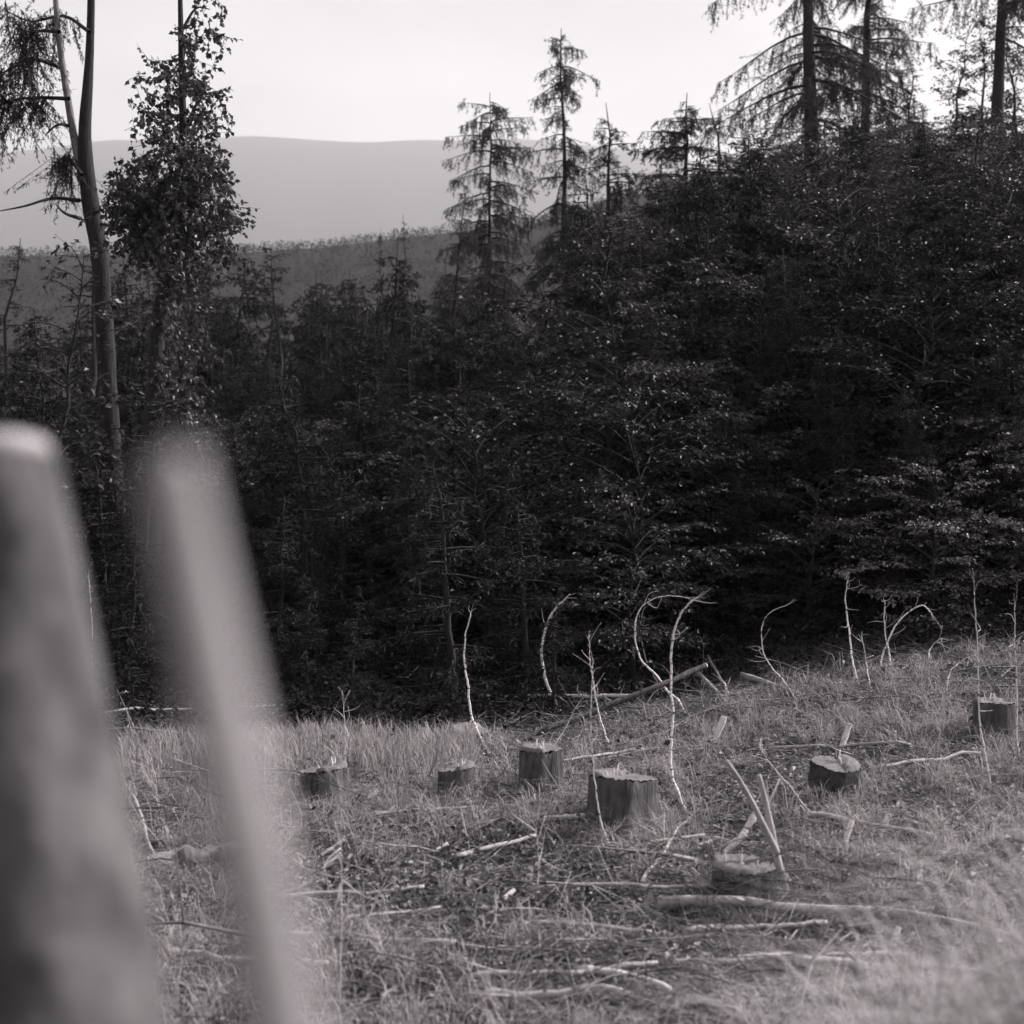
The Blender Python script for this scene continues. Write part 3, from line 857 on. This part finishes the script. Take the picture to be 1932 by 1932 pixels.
def c5(*p): return [(1160 + 0.4 * a, 1045 + 0.4 * b) for a, b in p]
def sap(conv, pts, *a, **k):
    q = conv(*pts)
    return sapling(k.pop('name', 'birch_sapling'), q, q[0], *a, **k)
sap(c7, [(385, 1125), (320, 1020), (270, 880), (245, 690), (225, 540), (230, 400), (265, 240)], 7, 4, 'slender banded birch sapling, gently bowed, in front of the blackest wood', seed=1, twigs=-1)
sap(c7, [(870, 925), (810, 850), (755, 740), (720, 620), (708, 480), (730, 350), (780, 240), (865, 155)], 9, 6.5, 'thick white birch sapling curved like a bow beside the leaning log', seed=2, twigs=5)
sap(c7, [(1165, 1125), (1100, 1010), (1060, 860), (1035, 700), (1018, 560), (1020, 430)], 5, 3, 'thin upright cane behind the largest stump', mt='cane', seed=3, name='bramble_cane')
sap(c7, [(1180, 1775), (1100, 1640), (1060, 1480), (1040, 1320), (1022, 1120), (1018, 900), (1030, 600)], 5, 2.5, 'long thin cane rising across the face of the largest stump', mt='cane', seed=4, name='bramble_cane', bow=0.1)
sap(c7, [(1610, 870), (1560, 800), (1490, 740), (1420, 640), (1340, 560), (1295, 450), (1290, 330), (1320, 240), (1390, 180), (1500, 150), (1640, 160)], 7, 2, 'arched birch sapling whose tip curls over to the right', seed=5, twigs=4)
sap(c7, [(1480, 745), (1420, 660), (1370, 570), (1335, 450), (1325, 340), (1345, 230)], 5, 2.5, 'inner thinner stem just inside the arched sapling', seed=6)
sap(c7, [(1645, 1550), (1560, 1390), (1515, 1280), (1502, 1120), (1515, 900), (1500, 700), (1500, 500), (1525, 360), (1570, 250), (1650, 170)], 7, 7, 'tallest pale sapling with a broad nodding top, right of the arch', seed=7, twigs=5)
sap(c5, [(870, 700), (790, 590), (730, 520), (695, 430), (700, 320), (740, 260), (820, 225)], 4, 2, 'faint hooked cane in front of the leafy slope', mt='cane', seed=8, name='bramble_cane')
sap(c5, [(1157, 620), (1120, 480), (1105, 350), (1090, 220), (1100, 130)], 5.5, 4, 'straight pale sapling standing before the dark slope', seed=9)
sap(c5, [(1304, 560), (1295, 470), (1280, 400), (1270, 300), (1275, 225)], 5, 4, 'short straight sapling beside the hooped branch', seed=10)
sap(c5, [(1250, 560), (1255, 500), (1290, 400), (1330, 320), (1400, 260), (1450, 245), (1490, 280)], 5, 4, 'hooped sapling bent over to the right', seed=11, twigs=4)
sap(c5, [(1478, 560), (1480, 480), (1500, 430), (1540, 400)], 4, 3, 'small hooked shoot right of the hooped sapling', mt='cane', seed=12, name='bramble_cane')
sap(c5, [(1775, 1095), (1740, 930), (1720, 780), (1712, 480), (1705, 330), (1698, 180)], 5, 3.5, 'tall thin cane left of the edge stump', mt='cane', seed=13, name='bramble_cane')
sap(c5, [(1912, 960), (1897, 870), (1893, 600), (1885, 450), (1885, 240)], 4.5, 3.5, 'upright cane crossing the stump at the right edge', mt='cane', seed=14, name='bramble_cane')
sap(c5, [(950, 1235), (870, 1150), (790, 1040), (725, 960), (700, 860), (720, 770)], 4, 2, 'low curved cane beside the dark stump right of the forked stick', mt='cane', seed=15, name='bramble_cane')
sap(c5, [(1215, 640), (1195, 560), (1180, 490), (1160, 380)], 4, 3, 'thin shoot between the straight sapling and the short sapling', mt='cane', seed=16, name='bramble_cane')
sap(c5, [(1560, 660), (1580, 560), (1640, 500), (1685, 480)], 4, 3, 'slanting shoot reaching toward the tall thin cane', mt='cane', seed=17, name='bramble_cane')
for i, (x0, y0, x1, y1, lab) in enumerate(((172, 1290, 168, 1090, 'thin pale shoot seen between the two blurred poles'),
        (645, 1500, 648, 1330, 'thin upright shoot rising from the stump on the left'),
        (1010, 1700, 1012, 1560, 'small straight shoot below the tall narrow stump'),
        (640, 1900, 637, 1480, 'long thin dark stem standing in the grass on the left'))):
    sapling('bramble_cane', [(x0, y0), ((x0 + x1) / 2 + 4, (y0 + y1) / 2), (x1, y1)], (x0, y0), 4, 2, lab, mt='cane', seed=40 + i, bow=0.05)

# ------------------------------------------------------------------ logs, poles and branches
def lying(name, a, b, w0, w1, label, cat, mt='deadwood', lift_a=0.0, lift_b=0.0, seed=0, sag=0.0, ends=True, mid=None, stubs=0):
    """log between two ground points of the frame; lift raises an end above the ground"""
    rng = rng_(seed + 500)
    A, B = G(*a), G(*b)
    if lift_b:                                  # the far end is held up: same depth as the near one plus a little
        d = A[1] + 0.6; B = W(b[0], b[1], d)
    wk = 1.0 if lift_b else 1.3
    ra, rb2 = wk * w0 / 2 / FPX * A[1], wk * w1 / 2 / FPX * B[1]
    up = 0.0 if lift_b or lift_a else 0.07      # resting on the matted grass and brash
    A = A + [0, 0, ra * 0.6 + lift_a + up]
    if not lift_b: B = B + [0, 0, rb2 * 0.6 + up]
    e = empty(name, tuple(A))
    n = 12; t = np.linspace(0, 1, n)[:, None]
    P = (B - A) * t
    P[:, 2:] += sag * np.sin(t * math.pi)
    P[1:-1] += rng.standard_normal((n - 2, 3)) * min(ra, rb2) * 0.35
    P += (np.sin(t * math.pi) * rng.uniform(-0.06, 0.06) + 0.02 * np.sin(t * rng.uniform(6, 11))) * np.array([0, np.linalg.norm(B - A), 0])
    if not lift_b and not lift_a:
        for i in range(n):
            P[i, 2] = max(P[i, 2], hz(A[0] + P[i, 0], A[1] + P[i, 1]) - A[2] + ra * 0.4 + up)
    R = np.linspace(ra, rb2, n)
    bark = MB().tube(P, R, 10, jag=0.05, rng=rng, cap=not ends).build('bark', M[mt], e)
    if ends:
        for p, q, r in ((P[0], P[1], R[0]), (P[-1], P[-2], R[-1])):
            o = norm(p - q); MB().tube([p - o * 0.004, p + o * 0.006], [r * 1.0, r * 0.92], 10).build('cut_end', M['wood'], e)
    for k in range(stubs):
        i = int(rng.integers(2, n - 2)); dr = norm(rng.standard_normal(3) + [0, 0, 0.8])
        MB().tube([P[i], P[i] + dr * rng.uniform(0.1, 0.35)], [R[i] * 0.35, R[i] * 0.12], 6).build('branch_stub', M[mt], e)
    tag(e, label, cat)
    return e
lying('fallen_log', (976, 1405), (1332, 1256), 13, 10, 'dark log propped up at a slant behind the stumps', 'log', 'stumpbark', lift_b=1, seed=1, stubs=3)
lying('fallen_pole', (920, 1332), (1190, 1328), 7, 5, 'long sunlit pole lying at the edge of the dark wood', 'log', 'wood', seed=2)
lying('fallen_branch', (1058, 1456), (1215, 1430), 5, 4, 'thin pale branch lying behind the largest stump', 'branch', 'deadwood', seed=3, ends=False)
lying('fallen_branch', (1000, 1706), (1345, 1702), 8, 6, 'straight branch lying across the grass in front of the largest stump', 'branch', seed=4, ends=False, stubs=2)
lying('fallen_branch', (1240, 1735), (1920, 1800), 16, 10, 'long crooked branch stretched over the foreground on the right', 'branch', seed=5, ends=False, stubs=4, sag=0.04)
lying('fallen_branch', (1090, 1862), (1265, 1900), 12, 7, 'pale tapering branch in the foreground, below the straight branch', 'branch', 'wood', seed=6, ends=False)
lying('fallen_branch', (880, 1880), (1240, 1850), 10, 8, 'grey branch lying across the foreground, crossing the pale tapering one', 'branch', seed=7, ends=False, stubs=2)
lying('fallen_log', (285, 1672), (470, 1640), 34, 26, 'thick half buried log beside the foot of the blurred poles', 'log', 'bark_grey', seed=8)
lying('fallen_branch', (185, 1365), (540, 1346), 5, 3, 'long thin branch lying on the wood floor behind the poles', 'branch', 'deadwood', seed=9, ends=False)
lying('fallen_branch', (1025, 1568), (1105, 1560), 8, 6, 'short pale branch to the left of the largest stump', 'branch', 'wood', seed=10, ends=False)
lying('fallen_branch', (1450, 1430), (1720, 1425), 5, 4, 'thin straight branch lying right of the cut stub', 'branch', seed=11, ends=False)
lying('fallen_branch', (1400, 1298), (1640, 1356), 8, 5, 'dark branch slanting down through the brushwood pile', 'branch', seed=12, lift_a=0.12, ends=False, stubs=4)
lying('fallen_branch', (1310, 1290), (1440, 1392), 5, 3, 'thin twiggy branch leaning out of the brushwood pile', 'branch', 'cane', seed=13, lift_a=0.15, ends=False, stubs=3)
lying('fallen_branch', (1336, 1265), (1395, 1345), 4, 3, 'thin banded branch leaning just behind the propped log', 'branch', 'cane', seed=14, lift_a=0.15, ends=False, stubs=2)
lying('fallen_branch', (860, 1640), (1010, 1600), 7, 5, 'crooked branch in the grass left of the largest stump', 'branch', seed=15, ends=False, stubs=2)
lying('fallen_branch', (1160, 1640), (1330, 1600), 7, 5, 'grey branch just in front of the largest stump', 'branch', seed=16, ends=False, stubs=2)
lying('fallen_branch', (250, 1560), (330, 1690), 6, 4, 'thin branch leaning in the tangle right of the dark pole', 'branch', seed=17, lift_a=0.2, ends=False, stubs=4)
lying('fallen_branch', (300, 1830), (620, 1850), 13, 8, 'branch lying in the foreground at the foot of the poles', 'branch', seed=18, ends=False, stubs=2)
lying('fallen_branch', (480, 1795), (860, 1812), 10, 8, 'long grey branch lying in the left foreground', 'branch', seed=19, ends=False, stubs=3)
lying('fallen_branch', (1500, 1850), (1900, 1880), 15, 9, 'bottom branch in the pale grass on the right', 'branch', seed=20, ends=False, stubs=2)

for i, (a, b, w0, w1, lab, cat_m) in enumerate((
        ((520, 1720), (800, 1700), 7, 5, 'thin bent branch lying below the bright split sticks', 'deadwood'),
        ((1290, 1790), (1560, 1770), 11, 7, 'pale branch lying just below the bulky dark stump', 'deadwood'),
        ((1000, 1770), (1230, 1790), 8, 6, 'thin branch lying below the straight branch', 'deadwood'),
        ((1340, 1850), (1700, 1830), 12, 8, 'thick branch at the bottom, right of the pale tapering one', 'deadwood'),
        ((640, 1765), (830, 1740), 7, 4, 'short crooked branch in the middle of the left grass', 'deadwood'),
        ((900, 1915), (1180, 1905), 12, 9, 'branch lying along the bottom edge of the picture', 'deadwood'),
        ((1210, 1690), (1300, 1560), 6, 3, 'thin branch slanting away beside the foot of the tallest pale sapling', 'deadwood'),
        ((700, 1560), (880, 1545), 6, 4, 'thin pale branch lying in front of the low stump', 'deadwood'),
        ((1520, 1560), (1760, 1600), 8, 5, 'bent branch lying right of the forked stick', 'deadwood'),
        ((1650, 1470), (1850, 1440), 6, 4, 'thin branch lying in the grass below the stump at the right edge', 'deadwood'))):
    lying('fallen_branch', a, b, w0, w1, lab, 'branch', cat_m, seed=60 + i, ends=False, stubs=3)

def billet(cx, cy, dx, dy, w, label, seed):
    """short cut piece of wood leaning in the grass"""
    rng = rng_(seed + 700)
    g = G(cx - dx / 2, cy + abs(dy) / 2 + 4)
    d = g[1]
    e = empty('wood_piece', tuple(g))
    A = np.array([0, 0, 0.0]); B = W(cx + dx / 2, cy - dy / 2, d + 0.05) - W(cx - dx / 2, cy + dy / 2, d)
    r = w / 2 / FPX * d * 1.15
    B[2] = abs(B[2]) + r + 0.03; A[2] = 0.03
    t = np.linspace(0, 1, 5)[:, None]
    P = A + (B - A) * t
    MB().tube(P, r * (1 + 0.1 * rng.standard_normal(5)), 9, jag=0.06, rng=rng, cap=False, flat=0.8).build('bark', M['wood'], e)
    o = norm(B - A)
    for p, s in ((P[0], -1), (P[-1], 1)):
        MB().tube([p - o * 0.003 * s, p + o * 0.006 * s], [r * 1.02, r * 0.93], 9, flat=0.8).build('cut_end', M['wood'], e)
    tag(e, label, 'wood piece', 'cut pieces of wood in the clearing')
for i, (cx, cy, dx, dy, w, lab) in enumerate((
        (1357, 1383, 18, 36, 14, 'bright upright stub of wood below the propped log'),
        (1596, 1394, 14, 34, 12, 'pale stub of wood above the dark stump right of the forked stick'),
        (1386, 1602, 34, 26, 14, 'thick pale piece of wood slanting beside the bulky dark stump'),
        (1600, 1580, 14, 34, 11, 'short pale stick standing right of the forked stick'),
        (1415, 1562, 20, 26, 12, 'brightest white chip of wood left of the forked stick'),
        (1670, 1562, 14, 26, 10, 'small white chip near the pale grass on the right'),
        (1690, 1780, 10, 26, 10, 'small white chip low down in the pale grass'),
        (622, 1640, 42, 28, 11, 'bright split stick in the grass below the lone left stump'),
        (628, 1607, 40, 24, 8, 'thinner split stick just above the bright one'),
        (492, 1696, 34, 12, 10, 'white chip of wood beside the second blurred pole'),
        (735, 1693, 30, 12, 9, 'white chip lying in the middle of the left grass'),
        (703, 1508, 18, 8, 9, 'small white chip right of the lone left stump'),
        (735, 1886, 28, 12, 10, 'white chip close to the bottom edge'),
        (955, 1510, 14, 8, 8, 'small pale chip between the low stump and the tall narrow stump'),
        (960, 1697, 18, 10, 9, 'small pale chip at the end of the straight branch'),
        (830, 1608, 26, 10, 8, 'pale chip in the light grass left of the crooked branch'),
        (1330, 1600, 24, 6, 7, 'narrow pale chip right of the largest stump'),
        (230, 1330, 24, 8, 6, 'pale chip on the sunlit wood floor between the poles'))):
    billet(cx, cy, dx, dy, w, lab, i)

# forked stick
def forked_stick():
    g = G(1488, 1712); d = g[1]
    e = empty('forked_stick', tuple(g))
    c = lambda q, dd=0.0: catmull([W(a, b, d + dd * i) - g for i, (a, b) in enumerate(q)], 5)
    p = c([(1492, 1716), (1480, 1674), (1464, 1608), (1448, 1530), (1432, 1462)])
    MB().tube(p, np.linspace(0.028, 0.013, len(p)), 9, jag=0.05, rng=rng_(1)).build('stem', M['deadwood'], e)
    p = c([(1466, 1610), (1440, 1556), (1400, 1480), (1371, 1436)], -0.08)
    MB().tube(p, np.linspace(0.02, 0.011, len(p)), 9, jag=0.05, rng=rng_(2)).build('fork', M['deadwood'], e)
    p = c([(1473, 1640), (1490, 1672), (1505, 1712)], 0.06)
    MB().tube(p, np.linspace(0.018, 0.014, len(p)), 8, jag=0.05, rng=rng_(4)).build('leg', M['deadwood'], e)
    p = c([(1446, 1520), (1462, 1490), (1470, 1470)], 0.05)
    MB().tube(p, np.linspace(0.009, 0.004, len(p)), 7).build('twig', M['deadwood'], e)
    tag(e, 'grey forked stick standing in the clearing beside the bulky dark stump', 'stick')
forked_stick()

# ------------------------------------------------------------------ blurred poles right in front of the lens
def pole(name, top, bot, d0, d1, w0, w1, label, seed, mt='near_bark'):
    rng = rng_(seed)
    A, B = W(top[0], top[1], d0), W(bot[0], bot[1], d1)
    o = norm(B - A)
    t = (hz(B[0], B[1]) - 0.1 - B[2]) / o[2]
    F = B + o * max(0.0, t)
    e = empty(name, tuple(F))
    n = 26; t = np.linspace(0, 1, n)
    P = (A - F) * t[:, None]
    P[:, :2] += 0.004 * np.stack([np.sin(t * 9), np.cos(t * 7)], 1)
    Ltop = np.linalg.norm(A - F); Lb = np.linalg.norm(B - F)
    r_top, r_bot = w0 / 2 / FPX * d0, w1 / 2 / FPX * d1
    R = np.interp(t, [0, Lb / Ltop, 1], [r_bot * 1.1, r_bot, r_top])
    bark = MB().tube(P, R, 20, jag=0.025, rng=rng, cap=False).build('bark', M[mt], e)
    oo = norm(P[-1] - P[-2])
    MB().tube([P[-1] - oo * 0.002, P[-1] + oo * r_top * 0.25, P[-1] + oo * r_top * 0.4], [r_top, r_top * 0.9, r_top * 0.55], 20).build('cut_end', M['deadwood'], e)
    for k in range(3):
        i = int(n * rng.uniform(0.5, 0.85)); a = rng.uniform(-1.2, 0.6)
        q = P[i] + np.array([math.cos(a), -abs(math.sin(a)), 0.1]) * R[i] * 0.95
        MB().tube([q, q + np.array([math.cos(a), -0.5, 0.5]) * R[i] * 0.18], [R[i] * 0.22, R[i] * 0.1], 8).build('knot', M['deadwood'], bark)
    tag(e, label, 'pole', 'blurred poles in the foreground')
pole('leaning_pole', (-20, 868), (60, 1960), 1.05, 1.0, 225, 480, 'thick dark blurred pole leaning at the left edge in front of the lens', 1)
pole('leaning_pole', (312, 880), (510, 1960), 0.46, 0.45, 105, 150, 'thinner pale blurred pole, made-up stand-in for the ghost image of the thick one', 2, 'ghost_pole')  # added pole, stands in for the doubled ghost image of the thick pole

# ------------------------------------------------------------------ grass, litter and brushwood
rng = rng_(900)
def scatter(n, pxr, dr, pw=1.0):
    px = rng.uniform(pxr[0], pxr[1], n); d = dr[0] + (dr[1] - dr[0]) * rng.random(n) ** pw
    x = (px - CX) / FPX * d
    return x, d, height(x, d)
def grass_blades(x, y, z, hgt, wid, lean):
    n = len(x); a = rng.uniform(0, 6.283, n)
    o = np.stack([np.cos(a), np.sin(a), np.zeros(n)], 1); s = np.stack([-o[:, 1], o[:, 0], np.zeros(n)], 1)
    B = np.stack([x, y, z - 0.01], 1); w = (wid * rng.uniform(0.6, 1.4, n))[:, None]
    h = (hgt * rng.uniform(0.5, 1.3, n))[:, None]; l = (lean * rng.uniform(0.2, 1.4, n))[:, None] * h
    V = np.empty((n, 5, 3))
    V[:, 0] = B - s * w; V[:, 1] = B + s * w
    m = B + o * l * 0.35; m[:, 2:] += h * 0.62
    V[:, 2] = m + s * w * 0.8; V[:, 3] = m - s * w * 0.8
    t = B + o * l; t[:, 2:] += h * (1 - 0.25 * l / h)
    V[:, 4] = t
    b = np.arange(n)[:, None] * 5
    return V.reshape(-1, 3), b + np.array([[0, 1, 2, 3]]), b + np.array([[3, 2, 4]])
gm = MB()
def patch(x, y): return vnoise(x * 0.9, y * 0.9) + 0.7 * vnoise(x * 2.7 + 5, y * 2.7)
def in_clearing(x, y): return y < 11.9 + np.where(x > 0, 1.5 * smooth(0, 3, x) + 0.35 * np.minimum(x, 4), 0) + 0.8 * vnoise(x * 0.8, y * 0 + 3)
x, y, z = scatter(52000, (-150, 2080), (4.3, 18.5), 0.85)
keep = (rng.random(len(x)) < np.clip(0.3 + 2.6 * patch(x, y), 0.04, 1)) & in_clearing(x, y)
x, y, z = x[keep], y[keep], z[keep]
V, Q, T = grass_blades(x, y, z, 0.10 + 0.10 * vnoise(x * 0.6 + 9, y * 0.6), 0.0026, 1.0); gm.add(V, Q, T)
# tussocks: blades fanning out of one foot
x, y, z = scatter(5600, (-150, 2080), (4.3, 18.5), 0.85)
keep = (rng.random(len(x)) < np.clip(0.35 + 3.2 * patch(x, y), 0.02, 1)) & in_clearing(x, y)
x, y = x[keep], y[keep]; k = 26
ht = rng.uniform(0.08, 0.30, len(x)); idx = np.repeat(np.arange(len(x)), k)
xx = x[idx] + 0.035 * rng.standard_normal(len(idx)); yy = y[idx] + 0.035 * rng.standard_normal(len(idx))
V, Q, T = grass_blades(xx, yy, height(xx, yy), ht[idx], 0.0024, 1.25); gm.add(V, Q, T)
for (sx0, sy0, sr) in STUMPS:
    a = rng.uniform(0, 6.283, 26); q = sr * rng.uniform(1.25, 1.9, 26)
    idx = np.repeat(np.arange(26), 22)
    xx = (sx0 + q * np.cos(a))[idx] + 0.03 * rng.standard_normal(len(idx)); yy = (sy0 + q * np.sin(a))[idx] + 0.03 * rng.standard_normal(len(idx))
    V, Q, T = grass_blades(xx, yy, height(xx, yy), rng.uniform(0.08, 0.26, 26)[idx], 0.0024, 1.1); gm.add(V, Q, T)
# bright stand of grass at the wood edge on the left and pale tufts close by on the right
px = rng.uniform(230, 900, 9000); d = rng.uniform(10.6, 11.9, 9000); x = (px - CX) / FPX * d
V, Q, T = grass_blades(x, d, height(x, d), 0.26, 0.003, 0.5); gm.add(V, Q, T)
tx = rng.uniform(0.55, 2.4, 420); ty = rng.uniform(2.0, 4.6, 420)
idx = np.repeat(np.arange(420), 30)
x = tx[idx] + 0.05 * rng.standard_normal(len(idx)); y = ty[idx] + 0.05 * rng.standard_normal(len(idx))
ht = 0.16 + 0.55 * rng.random(420) * smooth(0.4, 1.1, tx)
V, Q, T = grass_blades(x, y, height(x, y), ht[idx], 0.0022, 1.3); gm.add(V, Q, T)
tag(gm.build('grass', M['grass'], shade_smooth=False), 'dry pale grass covering the clearing', 'grass', kind='stuff')

x, y, z = scatter(120000, (-150, 2080), (4.3, 17), 0.9)
keep = in_clearing(x, y) | (rng.random(len(x)) < 0.12); x, y, z = x[keep], y[keep], z[keep]
n = len(x); sz = rng.uniform(0.02, 0.055, n)
mb = MB(); mb.leaves(np.stack([x, y, z + rng.uniform(0.0, 0.05, n)], 1), rng.standard_normal((n, 3)) * [1, 1, 0.4], rng.standard_normal((n, 3)) * 0.5 + [0, 0, 1], sz, sz * 0.6)
tag(mb.build('leaf_litter', M['litter'], shade_smooth=False), 'dead leaves and bark scraps strewn over the clearing', 'litter', kind='stuff')

x, y, z = scatter(1500, (-150, 2080), (5, 17.5), 0.9)
keep = patch(x + 31, y) > 0.05; x, y = x[keep], y[keep]
k = 16; idx = np.repeat(np.arange(len(x)), k); n = len(idx)
sp = rng.uniform(0.05, 0.2, len(x))[idx]
xx = x[idx] + sp * rng.standard_normal(n); yy = y[idx] + sp * rng.standard_normal(n)
C = np.stack([xx, yy, height(xx, yy) + np.abs(rng.standard_normal(n)) * sp * 0.7], 1); sz = rng.uniform(0.03, 0.075, n)
mb = MB().leaves(C, rng.standard_normal((n, 3)) * [1, 1, 0.5], rng.standard_normal((n, 3)) * 0.5 + [0, 0, 1], sz, sz * 0.65)
tag(mb.build('bramble_leaves', M['bigleaf'], shade_smooth=False), 'low bramble leaves growing in patches over the clearing', 'brambles', kind='stuff')
x, y, z = scatter(3000, (-150, 2080), (4.5, 15), 0.95)
n = len(x); a = rng.uniform(0, 6.283, n); L = rng.uniform(0.08, 0.6, n) * np.where(rng.random(n) < 0.1, 1.8, 1)
el = rng.uniform(-0.05, 0.35, n) ** 1
p0 = np.stack([x, y, z + 0.015], 1)
p1 = p0 + np.stack([np.cos(a) * L, np.sin(a) * L, L * np.maximum(el, 0.0) + 0.02], 1)
mid = (p0 + p1) / 2 + rng.standard_normal((n, 3)) * 0.05 * L[:, None]
mid[:, 2] = np.maximum(mid[:, 2], height(mid[:, 0], mid[:, 1]) + 0.01)
r = rng.uniform(0.0015, 0.005, n) * np.where(rng.random(n) < 0.08, 2.0, 1)
mb = MB().sticks(p0, mid, r, r * 0.8).sticks(mid, p1, r * 0.8, r * 0.4)
# brash: small branches with side twigs, loose everywhere and heaped in places
def brash(mb, q, scale=1.0):
    n = len(q); a = rng.uniform(0, 6.283, n)
    d = np.stack([np.cos(a), np.sin(a), rng.uniform(-0.05, 0.3, n)], 1); L = rng.uniform(0.2, 0.7, n) * scale
    p = q.copy(); r0 = rng.uniform(0.003, 0.0075, n) * scale
    for k in range(4):
        d = norm(d + rng.standard_normal((n, 3)) * [0.22, 0.22, 0.12] - [0, 0, 0.06])
        p2 = p + d * (L / 4)[:, None]
        p2[:, 2] = np.maximum(p2[:, 2], height(p2[:, 0], p2[:, 1]) + 0.008)
        mb.sticks(p, p2, r0 * (1 - 0.22 * k), r0 * (1 - 0.22 * (k + 1)))
        for _ in range(2):
            sd = norm(d * 0.8 + rng.standard_normal((n, 3)) * [0.8, 0.8, 0.5])
            mb.sticks(p2, p2 + sd * (L * rng.uniform(0.1, 0.4, n))[:, None], r0 * 0.4, r0 * 0.15)
        p = p2
x, y, z = scatter(1500, (-150, 2080), (4.6, 15), 0.95)
brash(mb, np.stack([x, y, z + 0.02], 1))
x, y, z = scatter(170, (-150, 2080), (5, 14), 0.95)
brash(mb, np.stack([x, y, z + 0.03], 1), 2.3)
dk = MB()
for (px0, py0, sp, cnt, dark) in ((1400, 1350, 0.8, 70, 0), (1560, 1330, 0.9, 60, 0), (300, 1580, 0.5, 60, 1), (1480, 1690, 0.4, 90, 1), (1420, 1740, 0.4, 90, 1), (1620, 1725, 0.4, 70, 1), (760, 1850, 0.6, 60, 1),
                              (1180, 1870, 0.6, 60, 0), (620, 1560, 0.5, 40, 0), (1250, 1640, 0.5, 40, 0), (1180, 1400, 0.6, 50, 0), (1800, 1320, 0.8, 60, 0), (1350, 1880, 0.6, 60, 1), (1000, 1530, 0.4, 40, 1)):
    g = G(px0, py0)
    q = np.stack([g[0] + sp * rng.standard_normal(cnt), g[1] + 0.6 * sp * rng.standard_normal(cnt), np.zeros(cnt)], 1)
    rr2 = np.hypot((q[:, 0] - g[0]) / sp, (q[:, 1] - g[1]) / (0.6 * sp))
    q[:, 2] = height(q[:, 0], q[:, 1]) + rng.uniform(0.0, 0.22, cnt) * np.exp(-0.5 * rr2 ** 2)
    brash(dk if dark else mb, q, 1.15)
tag(dk.build('dark_brushwood', M['stumpbark']), 'dark tangled brushwood heaped in the clearing', 'brushwood', kind='stuff')
tag(mb.build('brushwood', M['brush']), 'dead twigs and brushwood scattered over the clearing', 'brushwood', kind='stuff')

# ------------------------------------------------------------------ haze
V = np.array([(sx, sy, sz) for sz in (-60, 1320) for sy in (-5700, 5700) for sx in (-5700, 5700)], float)
mb = MB(); mb.add(V, [(0, 2, 3, 1), (4, 5, 7, 6), (0, 1, 5, 4), (2, 6, 7, 3), (0, 4, 6, 2), (1, 3, 7, 5)])
hm = bpy.data.materials.new('haze_air'); hm.use_nodes = True
n, l = hm.node_tree.nodes, hm.node_tree.links
n.remove(n['Principled BSDF'])
pv = n.new('ShaderNodeVolumePrincipled')
pv.inputs['Color'].default_value = (0.9, 0.872, 0.88, 1); pv.inputs['Density'].default_value = 0.00025; pv.inputs['Anisotropy'].default_value = 0.2
l.new(pv.outputs[0], n['Material Output'].inputs['Volume'])
hb = mb.build('haze', hm, shade_smooth=False)
tag(hb, 'pale haze filling the valley air', 'haze', kind='stuff')
print('TRIS', sum(sum(len(p.vertices) - 2 for p in m.polygons) if len(m.polygons) < 20 else len(m.loops) - 2 * len(m.polygons) for m in bpy.data.meshes), 'slope', nslope, 'spots', len(spots))
